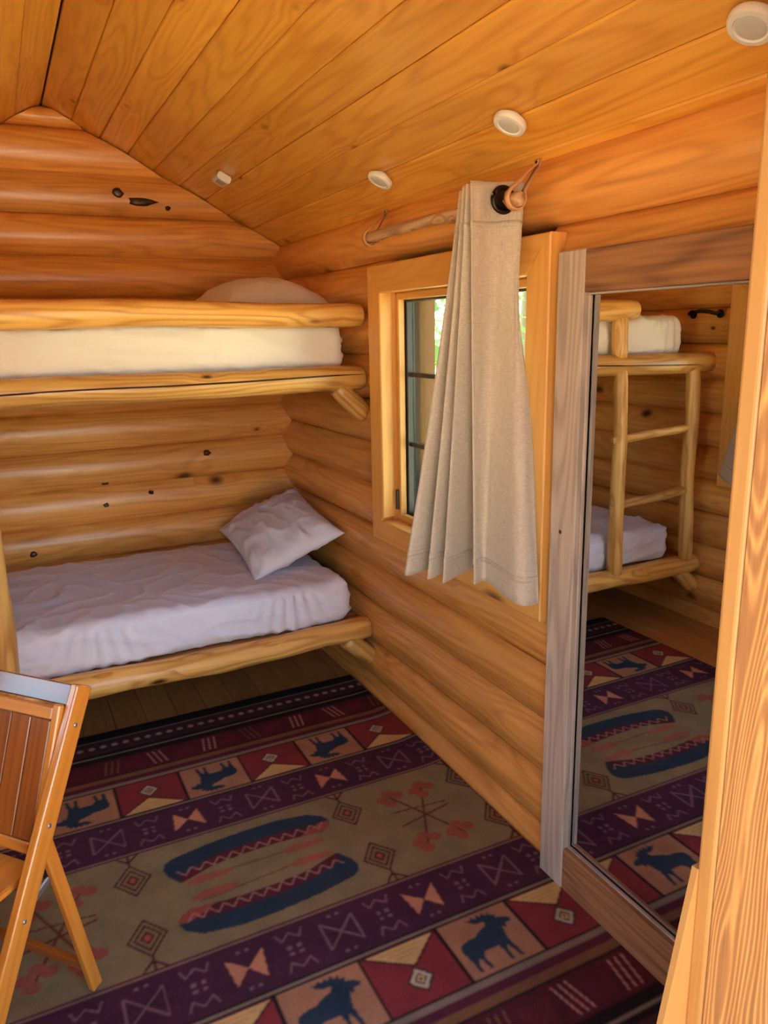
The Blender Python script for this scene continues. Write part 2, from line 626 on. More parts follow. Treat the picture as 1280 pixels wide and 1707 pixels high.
# back wall with its gable
wall_back = raw('wall_back', [(LW - 0.2, 0.10, -0.12), (0.2, 0.10, -0.12), (0.2, 0.10, 2.0), (RIDGE_X, 0.10, 2.62), (LW - 0.2, 0.10, 2.0),
                              (LW - 0.2, 0.22, -0.12), (0.2, 0.22, -0.12), (0.2, 0.22, 2.0), (RIDGE_X, 0.22, 2.62), (LW - 0.2, 0.22, 2.0)],
                [(0, 1, 2, 3, 4), (9, 8, 7, 6, 5), (0, 5, 6, 1), (1, 6, 7, 2), (2, 7, 8, 3), (3, 8, 9, 4), (4, 9, 5, 0)], M['backing'])
wall_back['kind'] = 'structure'


def gable_trim(z):
    if z <= EAVE_Z - 0.03:
        return (LW - 0.04, 0.04)
    t = min(1.0, (z - EAVE_Z + 0.006) / (RIDGE_Z - EAVE_Z))
    return (LW + (RIDGE_X - LW) * t, RIDGE_X * t)


back_logs = {}
for i in range(16):
    z0 = -0.01 + H * i - 0.0
    z1 = z0 + H
    z1 = min(z1, RIDGE_Z - 0.012)
    if z1 - z0 < 0.03:
        continue
    back_logs[i] = wall_log(wall_back, LW - 0.04, 0.04, z0, z1, lambda a, d, z: (a, d, z), 60 + i * 2.3, gable_trim)

# front wall with the doorway
DX0, DX1, DZ = -1.50, -0.53, 2.03
fy0, fy1 = FRONT_Y - 0.20, FRONT_Y - 0.10
wall_front = box_list_mesh('wall_front', [(LW - 0.2, DX0 - 0.02, fy0, fy1, -0.12, 2.0), (DX1 + 0.02, 0.2, fy0, fy1, -0.12, 2.0)], M['backing'])
wall_front['kind'] = 'structure'
fplace = lambda a, d, z: (a, FRONT_Y - d, z)
for i in range(16):
    z0 = -0.01 + H * i
    z1 = min(z0 + H, RIDGE_Z - 0.012)
    if z1 - z0 < 0.03:
        continue
    if z0 < DZ - 0.02:
        wall_log(wall_front, LW - 0.04, DX0 - 0.03, z0, z1, fplace, 110 + i * 1.9, gable_trim if z1 > EAVE_Z else None)
        wall_log(wall_front, DX1 + 0.03, 0.04, z0, z1, fplace, 150 + i * 1.9, gable_trim if z1 > EAVE_Z else None)
    else:
        wall_log(wall_front, LW - 0.04, 0.04, z0, z1, fplace, 190 + i * 1.9, gable_trim)

# knots that stand out on the back wall
def knot(log_i, x, z, w, h, mat='knot'):
    z0 = -0.01 + H * log_i
    zz = z - (z0 + H / 2)
    R = ((H / 2) ** 2 + SAG ** 2) / (2 * SAG)
    d = R - math.sqrt(R * R - min(abs(zz), H / 2) ** 2)
    vs, fs = [], []
    seg = 10
    for ring, (rr, out) in enumerate(((1.0, 0.006), (0.8, -0.005), (0.45, -0.008))):
        for k in range(seg):
            a = 2 * math.pi * k / seg
            q = rr * (1 + 0.55 * noise.noise(Vector((math.cos(a) * 1.7 + x * 9, math.sin(a) * 1.5, z * 7))))
            vs.append((w / 2 * q * math.cos(a), out, h / 2 * q * math.sin(a)))
    vs.append((0, -0.007, 0))
    for ring in range(2):
        for k in range(seg):
            a, b = ring * seg + k, ring * seg + (k + 1) % seg
            fs.append((a, b, b + seg, a + seg))
    for k in range(seg):
        fs.append((2 * seg + k, 2 * seg + (k + 1) % seg, 3 * seg))
    tilt = math.asin(max(-1, min(1, zz / R)))
    raw('knot', vs, fs, M[mat], back_logs[log_i], Matrix.Translation((x, d + 0.001, z)) @ Matrix.Rotation(tilt, 4, 'X'), smooth=True)


knot(12, -0.746, 2.247, 0.056, 0.048)
knot(12, -0.645, 2.216, 0.150, 0.044)
knot(12, -0.525, 2.195, 0.030, 0.026)
knot(5, -0.425, 1.012, 0.050, 0.034)
knot(4, -0.72, 0.838, 0.028, 0.022)
knot(4, -0.94, 0.800, 0.030, 0.024)
knot(5, -0.93, 0.905, 0.045, 0.014)
knot(3, -1.29, 0.600, 0.040, 0.030)

# floor of planks
floor = box_list_mesh('floor', [(LW - 0.2, 0.2, -3.62, 0.2, -0.12, -0.022)], M['backing'])
floor['kind'] = 'structure'
fw_ = 0.128
nx = int(2.25 / fw_) + 1
for i in range(nx):
    xc = 0.08 - fw_ * (i + 0.5)
    if xc - fw_ / 2 < LW - 0.10:
        break
    board('floor_plank', (xc, -3.40, -0.0115), (xc, 0.08, -0.0115), fw_ - 0.002, 0.021, M['floor'], floor, bevel=0.002)

# ceiling: two slopes of tongue and groove planks
def slope_frame(side):
    if side > 0:
        e, r = Vector((0.0, 0, EAVE_Z)), Vector((RIDGE_X, 0, RIDGE_Z))
    else:
        e, r = Vector((LW, 0, EAVE_Z)), Vector((RIDGE_X, 0, RIDGE_Z))
    d = (r - e)
    ln = d.length
    d.normalize()
    nrm = Vector((-d.z, 0, d.x)) if side < 0 else Vector((d.z, 0, -d.x))
    if nrm.z > 0:
        nrm = -nrm
    return e, d, ln, nrm          # nrm points down into the room


er, dr, lr, nr = slope_frame(1)
el, dl, ll, nl = slope_frame(-1)
Y0c, Y1c = -3.52, 0.20
t0, t1 = 0.024, 0.12
pts = []
for y in (Y0c, Y1c):
    for t in (t0, t1):
        pts.append([(er - dr * 0.30 - nr * t), Vector((RIDGE_X, 0, RIDGE_Z + t / abs(nr.z))), (el - dl * 0.30 - nl * t)])
        for p in pts[-1]:
            p.y = y
vs = [p for row in pts for p in row]
ceiling = raw('ceiling', vs, [(0, 1, 7, 6), (1, 2, 8, 7), (3, 9, 10, 4), (4, 10, 11, 5), (0, 3, 4, 1), (1, 4, 5, 2), (6, 7, 10, 9), (7, 8, 11, 10),
                              (0, 6, 9, 3), (2, 5, 11, 8)], M['backing'])
ceiling['kind'] = 'structure'
NP = 9
for e, d, ln, nrm in ((er, dr, lr, nr), (el, dl, ll, nl)):
    wp = ln / NP
    for i in range(NP + 1):
        c = e + d * (wp * (i - 0.5)) - nrm * 0.012 if i else e + d * (-wp * 0.5) - nrm * 0.012
        if i == 0:
            c = e - d * (wp * 0.5) - nrm * 0.012
        lift = random.uniform(-0.0012, 0.0012)
        c = c - nrm * lift
        pl = board('ceiling_plank', (c.x, Y0c + 0.01, c.z), (c.x, 0.10, c.z), wp - 0.0012, 0.022, M['ceiling'], ceiling,
                   upv=nrm, bevel=0.0045)

# doorway lining
door = empty('door_1', (DX1, -3.26, 0))
door['kind'] = 'structure'
JX = -0.550
JY = -3.26
board('jamb', (JX + 0.020, JY - 0.185, 0.0), (JX + 0.020, JY - 0.185, 2.03), 0.040, 0.37 - 0.060, M['jamb'], door, upv=(0, 1, 0), bevel=0.002)
board('stop_strip', (JX + 0.017, JY - 0.0145, 0.0), (JX + 0.017, JY - 0.0145, 2.03), 0.034, 0.029, M['jamb_smooth'], door, upv=(0, 1, 0), bevel=0.006, seg=3)
board('jamb', (DX0 + 0.0, JY - 0.17, 0.0), (DX0 + 0.0, JY - 0.17, 2.03), 0.040, 0.34, M['jamb'], door, upv=(0, 1, 0), bevel=0.002)
board('head', (DX0 - 0.02, JY - 0.17, 2.045), (DX1 + 0.04, JY - 0.17, 2.045), 0.34, 0.030, M['jamb'], door, upv=(0, 0, 1), bevel=0.002)
# the tapered board standing against the foot of the jamb
zt, xt = 0.865, JX
wv = [(xt - 0.001, zt), (xt - 0.052, zt - 0.27), (xt - 0.078, zt - 0.46), (xt - 0.088, 0.0), (xt + 0.020, 0.0), (xt + 0.020, zt)]
vs = [(x - xt, y, z - 0.4) for y in (JY - 0.003, JY + 0.007) for x, z in wv]
nW = len(wv)
vs = [(v[2], v[0], v[1] - JY) for v in vs]
fs = [tuple(range(nW))[::-1], tuple(range(nW, 2 * nW))] + [(i, (i + 1) % nW, nW + (i + 1) % nW, nW + i) for i in range(nW)]
# local X runs up the board
mw = Matrix(((0, 1, 0, xt), (0, 0, 1, JY), (1, 0, 0, 0.4), (0, 0, 0, 1)))
raw('jamb_foot_board', vs, fs, M['jamb_smooth'], door, mw)

# ------------------------------------------------------------------ windows
def make_window(name, belly_x, sgn):
    """sgn +1: outside is +x"""
    X = lambda d: belly_x + sgn * d
    w = empty(name, (X(0), (OY0 + OY1) / 2, WZ0))
    w['kind'] = 'structure'

    def casing(y0, z0, y1, z1, wi, inward):
        # a mitred casing board: outer edge from (y0,z0) to (y1,z1); wi = width towards 'inward'
        a, b = Vector((y0, z0)), Vector((y1, z1))
        d = (b - a).normalized()
        ia = a + inward * wi + d * wi
        ib = b + inward * wi - d * wi
        mid = (a + b) / 2
        ax = Vector((0, d.x, d.y))
        ay = Vector((0, inward.x, inward.y))
        az = ax.cross(ay)
        m = Matrix(((ax.x, ay.x, az.x, X(-0.0)), (ax.y, ay.y, az.y, mid.x), (ax.z, ay.z, az.z, mid.y), (0, 0, 0, 1)))
        mi = m.inverted()
        vs = []
        e = 0.004
        for xd in (0.012, -0.036, -0.040):
            for q, s1, s2 in ((a, 1, 1), (b, -1, 1), (ib, -1, -1), (ia, 1, -1)):
                k = e if xd == -0.040 else 0
                qq = q + d * k * s1 * 0.3 + inward * k * s2
                vs.append(mi @ Vector((X(xd), qq.x, qq.y)))
        fs = [(0, 1, 2, 3), (8, 11, 10, 9)]
        for s in (0, 4):
            for i in range(4):
                j = (i + 1) % 4
                fs.append((s + i, s + 4 + i, s + 4 + j, s + j))
        bm = bmesh.new()
        bv = [bm.verts.new(v) for v in vs]
        for f in fs:
            bm.faces.new([bv[i] for i in f])
        from_bm('casing', bm, M['trim'], w, m)
    casing(WY1, WZ0, WY1, WZ1, 0.100, Vector((-1, 0)))
    casing(WY0, WZ0, WY0, WZ1, 0.100, Vector((1, 0)))
    casing(WY1, WZ1, WY0, WZ1, 0.100, Vector((0, -1)))
    casing(WY1, WZ0, WY0, WZ0, 0.085, Vector((0, 1)))
    # lining of the opening
    t = 0.018
    xa, xb_ = X(0.0125), X(0.155)
    xm = (xa + xb_) / 2
    dd = abs(xb_ - xa)
    board('lining', (xm, OY1 + t / 2, OZ0 - t), (xm, OY1 + t / 2, OZ1 + t), t, dd, M['trim'], w, upv=(1, 0, 0), bevel=0.001)
    board('lining', (xm, OY0 - t / 2, OZ0 - t), (xm, OY0 - t / 2, OZ1 + t), t, dd, M['trim'], w, upv=(1, 0, 0), bevel=0.001)
    board('lining', (xm, OY0, OZ1 + t / 2), (xm, OY1, OZ1 + t / 2), dd, t, M['trim'], w, bevel=0.001)
    board('lining', (xm, OY0, OZ0 - t / 2), (xm, OY1, OZ0 - t / 2), dd, t, M['trim'], w, bevel=0.001)
    # inner wooden stop frame
    s = 0.026
    xs = X(0.040)
    for y in (OY1 - s / 2, OY0 + s / 2):
        board('stop_bead', (xs, y, OZ0), (xs, y, OZ1), s, 0.030, M['trim'], w, upv=(1, 0, 0), bevel=0.004)
    for z in (OZ0 + s / 2, OZ1 - s / 2):
        board('stop_bead', (xs, OY0 + s, z), (xs, OY1 - s, z), 0.030, s, M['trim'], w, bevel=0.004)
    # bronze sash, two lights side by side
    xg = X(0.075)
    f = 0.030
    ya, yb, za, zb = OY0 + 0.004, OY1 - 0.004, OZ0 + 0.004, OZ1 - 0.004
    for y in (ya + f / 2, yb - f / 2):
        board('sash_stile', (xg, y, za), (xg, y, zb), f, 0.034, M['bronze'], w, upv=(1, 0, 0), bevel=0.002)
    for z in (za + f / 2, zb - f / 2):
        board('sash_rail', (xg, ya + f, z), (xg, yb - f, z), 0.034, f, M['bronze'], w, bevel=0.002)
    ym = (ya + yb) / 2
    board('meeting_stile', (xg, ym, za + f), (xg, ym, zb - f), 0.036, 0.036, M['bronze'], w, upv=(1, 0, 0), bevel=0.002)
    h3 = (zb - za - 2 * f)
    for k in (1, 2):
        z = za + f + h3 * k / 3
        board('muntin', (xg, ya + f, z), (xg, ym - 0.018, z), 0.012, 0.016, M['bronze'], w, bevel=0.001)
        board('muntin', (xg, ym + 0.018, z), (xg, yb - f, z), 0.012, 0.016, M['bronze'], w, bevel=0.001)
    for (p0, p1) in ((ya + f, ym - 0.018), (ym + 0.018, yb - f)):
        for k in range(3):
            za_ = za + f + h3 * k / 3
            board('pane', (xg + sgn * 0.008, p0, za_ + h3 / 6), (xg + sgn * 0.008, p1, za_ + h3 / 6), 0.004, h3 / 3, M['glass'], w, bevel=0)
    # side latch
    board('latch', (X(0.020), OY1 - 0.010, OZ0 + 0.045), (X(0.020), OY1 - 0.010, OZ0 + 0.125), 0.012, 0.012, M['bronze'], w, upv=(1, 0, 0), bevel=0.002)
    return w


window_1 = make_window('window_1', 0.0, 1)
window_2 = make_window('window_2', LW, -1)

# ------------------------------------------------------------------ bunk bed of peeled poles
RY = -1.014
bunk = tag(empty('bunk_bed', (-1.0, RY, 0)), 'built-in double bunk of peeled pale logs with a two-rung ladder', 'bunk bed')
pole('lower_rail', (LW - 0.02, RY, 0.325), (0.0, RY, 0.327), 0.050, 0.050, M['peeled'], bunk, 3, wob=0.02, n=30, lump=0.16)
rail_u = pole('upper_rail', (LW - 0.02, RY, 1.425), (-0.004, RY, 1.418), 0.054, 0.050, M['peeled'], bunk, 5, wob=0.012, n=30, lump=0.06)
pole('guard_rail', (-1.50, RY, 1.684), (-0.006, RY, 1.672), 0.050, 0.046, M['peeled'], bunk, 8, wob=0.012, n=24, lump=0.08)
pole('ladder_post', (-1.444, RY - 0.012, 0.355), (-1.420, RY - 0.012, 1.400), 0.040, 0.034, M['peeled'], bunk, 11, n=16)
pole('guard_post', (-1.410, RY - 0.004, 1.455), (-1.404, RY - 0.004, 1.65), 0.040, 0.040, M['peeled'], bunk, 12, n=6, wob=0.004)
pole('ladder_post', (-1.945, RY - 0.012, 0.360), (-1.905, RY - 0.012, 1.400), 0.038, 0.036, M['peeled'], bunk, 14, n=16)
pole('rung', (-1.385, RY - 0.012, 1.055), (-1.925, RY - 0.012, 1.085), 0.023, 0.021, M['peeled'], bunk, 15, n=10, wob=0.006)
pole('rung', (-1.395, RY - 0.012, 0.715), (-1.930, RY - 0.012, 0.750), 0.024, 0.024, M['peeled'], bunk, 16, n=10, wob=0.006)


# the long drying crack along the front of the upper rail
ru = rail_u.matrix_basis
cv, cf = [], []
for i in range(41):
    x = -1.95 + 1.93 * i / 40
    ang = math.radians(188 - 26 * i / 40 + 3 * noise.noise(Vector((x * 4, 0.3, 0.1))))
    tt = (x - (LW - 0.02)) / (-0.004 - (LW - 0.02)) - 0.5
    ln_u = -0.004 - (LW - 0.02)
    cy = 0.012 * noise.noise(Vector((tt * 2.3 + 5 * 7.1, 5, 0.3)))
    cz = 0.012 * noise.noise(Vector((tt * 2.3 + 5 * 3.7, 5.0 + 5, 0.9)))
    rr = (0.054 - 0.004 * (tt + 0.5)) * (1 + 0.06 * noise.noise(Vector((tt * ln_u * 5, math.cos(ang) * 1.2 + 5, math.sin(ang) * 1.2))))
    hw_ = 0.0035 * min(1, i / 4, (40 - i) / 4 + 0.15)
    for da, out in ((-1, 0.0), (0, 0.0012), (1, 0.0)):
        aa = ang + da * hw_ / rr
        r_ = rr + out - 0.0004
        cv.append((tt * ln_u, cy + r_ * math.cos(aa), cz + r_ * math.sin(aa)))
for i in range(40):
    for k in range(2):
        a_ = i * 3 + k
        cf.append((a_, a_ + 1, a_ + 4, a_ + 3))
raw('crack', cv, cf, M['knot'], rail_u, ru.copy())


def bracket(xw, z_top, z_bot, xr, sd):
    s = 1 if xw > -1 else -1
    prof = [(xw, z_top), (xr, z_top), (xw - s * 0.03, z_bot - 0.005), (xw, z_bot + 0.0)]
    # a split log brace: diagonal block under the rail
    a, b = Vector(((xr + xw) / 2 - s * 0.045, RY + 0.01, z_top + 0.005)), Vector((xw + s * 0.01, RY + 0.01, z_bot + 0.035))
    pole('bracket', a, b, 0.044, 0.042, M['peeled'], bunk, sd, n=5, wob=0.0, dome=1.4)


bracket(0.0, 1.385, 1.235, -0.15, 21)
bracket(0.0, 0.290, 0.150, -0.14, 22)
bracket(LW, 0.290, 0.150, LW + 0.14, 24)
for zz in (0.345, 1.440):
    for i in range(8):
        y = -0.945 + i * 0.122
        board('deck_slat', (LW + 0.01, y, zz), (-0.01, y, zz), 0.100, 0.020, M['floor'], bunk, bevel=0.002)

# mattresses in fitted white sheets
def crease(x, y, seed, sharp=7):
    return max(0.0, 1 - abs(noise.noise(Vector((x, y, seed)))) * 1.6) ** sharp


def sheet_disp(seed, gather):
    def f(p, n):
        d = 0.005 * noise.noise(Vector((p.x * 3 + seed, p.y * 4, p.z * 5)))
        w = noise.noise(Vector((p.x * 1.1, p.y * 1.1, seed)))
        if n.z > 0.5:
            a = p.x * 3.2 + p.y * 2.0 + 0.6 * w
            b = p.y * 3.6 - p.x * 1.2
            d += 0.009 * crease(a, b, seed, 6) * (0.35 + max(0, w + 0.4))
            d += 0.006 * crease(p.x * 5.5 - p.y * 3.0, p.y * 6.0 + p.x * 2.0, seed + 3, 8)
            if p.y < -0.25:
                d += 0.007 * crease(p.x * 9 + p.y * 4, p.y * 5, seed + 6, 5)
        elif n.y < -0.5:
            d += 0.008 * crease(p.x * 2.2, p.z * 14 + p.x * 1.8, seed + 1, 5)
            d += 0.005 * crease(p.x * 7 + p.z * 9, p.z * 9, seed + 8, 6)
            for gx in gather:
                r = (p.x - gx)
                k = (p.z + 0.10) / 0.2
                d += 0.010 * math.exp(-(r / (0.10 + 0.12 * (1 - k))) ** 2) * math.sin(math.atan2(r, 0.35 - p.z) * 42) * (0.4 + 0.6 * k)
        elif abs(n.x) > 0.5:
            d += 0.010 * math.sin(p.z * 105 + 3 * noise.noise(Vector((p.y * 3, seed, 1)))) + 0.004 * crease(p.y * 8, p.z * 12, seed)
        return d
    return f


mx0, mx1 = -1.885, -0.062
low = rounded_box('mattress', (mx1 - mx0, 0.945, 0.190), 0.055, M['sheet'], None,
                  Matrix.Translation(((mx0 + mx1) / 2, -0.500, 0.452)), (170, 84, 18), sheet_disp(1.0, (-0.15, 0.62)))
tag(low, 'mattress in a white sheet on the lower bunk', 'mattress', 'bunk mattresses')
upm = rounded_box('mattress', (mx1 - mx0, 0.925, 0.195), 0.045, M['sheet_cream'], None,
                  Matrix.Translation(((mx0 + mx1) / 2, -0.500, 1.550)), (170, 84, 18), sheet_disp(9.0, (-0.85,)))
tag(upm, 'mattress in a creamy white sheet on the upper bunk', 'mattress', 'bunk mattresses')


def pillow(name, m, a, b, th, mat, seed, nu=56, nv=44, sag=0.0, wr_k=1.0):
    vs, fs = [], []
    for side in (1, -1):
        for i in range(nu + 1):
            for j in range(nv + 1):
                u, v = -1 + 2 * i / nu, -1 + 2 * j / nv
                x = a * u * (1 - 0.07 * (1 - v * v))
                y = b * v * (1 - 0.09 * (1 - u * u))
                puff = (max(0.0, 1 - abs(u) ** 2.6) ** 0.55) * (max(0.0, 1 - abs(v) ** 2.6) ** 0.55)
                e = min(1 - abs(u), 1 - abs(v))
                wr = 0.016 * noise.noise(Vector((u * 2.4 + seed, v * 2.4, seed)))
                rad = math.atan2(v, u)
                wr += 0.014 * math.sin(rad * 15 + 3 * noise.noise(Vector((u * 3, v * 3, seed)))) * max(0, (u * u + v * v) - 0.45) * min(1, e * 8)
                wr += 0.010 * crease(u * 2.2 + v * 1.6 + seed, v * 3.0 - u * 1.2, 2.0, 6) * min(1, e * 4)
                wr *= wr_k
                z = side * th / 2 * puff * (1.0 if side > 0 else 0.75) + wr * min(1, e * 6) - sag * (u * u)
                vs.append((x, y, z))
    W = (nu + 1) * (nv + 1)
    for i in range(nu):
        for j in range(nv):
            a0 = i * (nv + 1) + j
            q = (a0, a0 + nv + 1, a0 + nv + 2, a0 + 1)
            fs.append(q)
            fs.append(tuple(W + k for k in q[::-1]))
    bm = bmesh.new()
    bv = [bm.verts.new(v) for v in vs]
    for f in fs:
        bm.faces.new([bv[k] for k in f])
    bmesh.ops.remove_doubles(bm, verts=bm.verts, dist=0.0008)
    o = from_bm(name, bm, mat, None, m, smooth=True)
    return o


def frame3(c, ax, ay):
    ax = Vector(ax).normalized()
    ay = Vector(ay)
    ay = (ay - ax * ay.dot(ax)).normalized()
    az = ax.cross(ay)
    return Matrix(((ax.x, ay.x, az.x, c[0]), (ax.y, ay.y, az.y, c[1]), (ax.z, ay.z, az.z, c[2]), (0, 0, 0, 1)))


# lower pillow: propped in the corner, its long side running front to back
pl_low = pillow('pillow', frame3((-0.215, -0.450, 0.672), (0.03, 1.0, 0.13), (-0.93, 0.20, -0.36)), 0.335, 0.232, 0.200, M['sheet'], 2.0)
tag(pl_low, 'plump white pillow propped in the corner of the lower bunk', 'pillow', 'bed pillows')
pl_up = pillow('pillow', frame3((-0.245, -0.50, 1.745), (1.0, 0.10, 0.02), (-0.08, 1.0, 0.12)), 0.265, 0.20, 0.20, M['sheet_cream'], 6.0, sag=0.02, wr_k=0.35)
tag(pl_up, 'cream pillow lying on the upper bunk behind the guard rail', 'pillow', 'bed pillows')

# ------------------------------------------------------------------ framed mirror leaning flat on the right wall
MY0, MY1, MZ = -3.090, -2.293, 1.790
mir = tag(empty('wall_mirror', (-0.02, (MY0 + MY1) / 2, 0)), 'tall mirror framed in weathered grey and brown barn boards', 'mirror')
fx = -0.030
bw = 0.100
board('frame_board', (fx, MY1 - bw / 2, 0.002), (fx, MY1 - bw / 2, MZ), bw, 0.036, M['grey_barn'], mir, upv=(1, 0, 0), bevel=0.003)
board('frame_board', (fx, MY0 + bw / 2, 0.002), (fx, MY0 + bw / 2, MZ), bw, 0.036, M['grey_barn'], mir, upv=(1, 0, 0), bevel=0.003)
board('frame_board', (fx, MY0 + bw, MZ - 0.052), (fx, MY1 - bw, MZ - 0.052), 0.034, 0.100, M['brown_barn'], mir, bevel=0.003)
board('frame_board', (fx, MY0 + bw, 0.072), (fx, MY1 - bw, 0.072), 0.034, 0.138, M['brown_barn'], mir, bevel=0.003)
gy0, gy1, gz0, gz1 = MY0 + bw, MY1 - bw, 0.141, MZ - 0.102
board('mirror_glass', (-0.0165, gy0 - 0.004, (gz0 + gz1) / 2), (-0.0165, gy1 + 0.004, (gz0 + gz1) / 2), 0.006, gz1 - gz0 + 0.01, M['mirror'], mir, bevel=0)
board('backing_board', (-0.009, MY0 + 0.02, (0.02 + MZ) / 2), (-0.009, MY1 - 0.02, (0.02 + MZ) / 2), 0.006, MZ - 0.06, M['hardboard'], mir, bevel=0)
for z in (gz0 + 0.003, gz1 - 0.003):
    board('inner_bead', (-0.027, gy0, z), (-0.027, gy1, z), 0.010, 0.005, M['grey_barn'], mir, bevel=0.001)
for y in (gy0 + 0.003, gy1 - 0.003):
    board('inner_bead', (-0.027, y, gz0 + 0.006), (-0.027, y, gz1 - 0.006), 0.005, 0.010, M['grey_barn'], mir, upv=(1, 0, 0), bevel=0.001)
lathe('nail_hole', [(0.0002, 0.0), (0.005, 0.0), (0.006, 0.0006), (0.0002, 0.0008)], M['knot'], mir,
      Matrix.Translation((-0.0484, MY1 - 0.045, 1.075)) @ Matrix.Rotation(-math.pi / 2, 4, 'Y'), seg=10)

# ------------------------------------------------------------------ curtains on branch rods slung in leather straps
def cam_ray(px, py):
    d = fw + rt2 * ((px - 640) / 1276.4584) - up2 * ((py - 853.5) / 1276.4584)
    return d


def strap(name, mirror, y, z_rod, x_rod, y_nail, z_nail, label, group):
    X = (lambda x: x) if not mirror else (lambda x: LW - x)
    r = 0.025
    t = tag(empty(name, (X(x_rod), y, z_rod - r)), label, 'strap', group)
    path = []
    nail = Vector((-0.004, y_nail, z_nail))
    cen = Vector((x_rod, y, z_rod))
    path.append(nail + Vector((-0.003, 0, 0.012)))
    path.append(nail + Vector((-0.006, 0, -0.004)))
    for k in range(11):
        a = math.radians(35 + 270 * k / 10 * 1.0)
        path.append(cen + Vector((-math.sin(a + math.pi / 2 - 1.2) * r * -1.0, 0, math.cos(a + math.pi / 2 - 1.2) * r)))
    path.append(nail + Vector((-0.012, 0, -0.002)))
    path.append(nail + Vector((-0.009, 0, 0.012)))
    vs, fs = [], []
    hw = 0.011
    for p in path:
        for s in (-1, 1):
            for tt in (0, 1):
                q = p + Vector((0, s * hw, 0))
                dirn = (p - cen)
                dirn.y = 0
                dirn.normalize()
                q = q + dirn * (0.0045 * tt)
                vs.append((X(q.x), q.y, q.z))
    for i in range(len(path) - 1):
        b = i * 4
        for (u, v) in ((0, 1), (1, 3), (3, 2), (2, 0)):
            fs.append((b + u, b + v, b + 4 + v, b + 4 + u))
    fs.append((0, 2, 3, 1))
    b = (len(path) - 1) * 4
    fs.append((b, b + 1, b + 3, b + 2))
    bm = bmesh.new()
    bv = [bm.verts.new(v) for v in vs]
    for f in fs:
        bm.faces.new([bv[k] for k in f])
    from_bm('strap_loop', bm, M['leather'], t, None, smooth=True)
    rot = Matrix.Rotation(-math.pi / 2 if not mirror else math.pi / 2, 4, 'Y')
    lathe('nail', [(0.0015, -0.012), (0.0015, 0.0), (0.005, 0.0), (0.004, 0.002), (0.0005, 0.003)], M['iron'], t,
          Matrix.Translation((X(-0.013), y_nail, z_nail + 0.006)) @ rot, seg=10)
    return t


# columns of the curtain: (top x,y), (bottom x,y), on the right wall
def on_y(px, py, Y):
    d = cam_ray(px, py)
    return CAM_POS + d * ((Y - CAM_POS.y) / d.y)


def on_z(px, py, Z):
    d = cam_ray(px, py)
    return CAM_POS + d * ((Z - CAM_POS.z) / d.z)


ZB = 0.860
cols = []          # (top vector, bottom vector)
def col_(tp, ty, bp, bz=ZB):
    t = on_y(tp[0], tp[1], ty) if tp else None
    b = on_z(bp[0], bp[1], bz)
    return t, b


c0 = col_((766, 318), -1.975, (676, 960))
c2 = col_((771, 310), -2.045, (712, 966))
c4 = col_((777, 306), -2.095, (738, 972))
c6 = col_((785, 301), -2.140, (790, 974))
c7 = col_((832, 301), -2.150, (826, 988))
c8 = col_((860, 302), -2.150, (862, 1008))
c9 = col_((877, 304), -2.155, (898, 1006))
V = Vector
cols = [
    (V((-0.055, -1.940, c0[0].z)), V((-0.085, -1.640, ZB))),
    c0,
    (V((-0.050, -2.000, c0[0].z)), V((-0.055, -1.800, ZB))),
    c2,
    (V((-0.050, -2.070, c2[0].z)), V((-0.052, -1.872, ZB))),
    c4,
    (V((-0.060, -2.100, c4[0].z)), V((-0.055, -1.930, ZB))),
    c6,
    (c7[0] + V((0.004, 0.022, 0)), c7[1] + V((0.032, 0.095, 0))),
    c8,
    c9,
]


def catmull(ps, n):
    out = []
    for i in range(len(ps) - 1):
        p0 = ps[max(i - 1, 0)]
        p1, p2 = ps[i], ps[i + 1]
        p3 = ps[min(i + 2, len(ps) - 1)]
        for k in range(n):
            t = k / n
            out.append(0.5 * ((2 * p1) + (p2 - p0) * t + (2 * p0 - 5 * p1 + 4 * p2 - p3) * t * t + (3 * p1 - p0 - 3 * p2 + p3) * t ** 3))
    out.append(ps[-1])
    return out


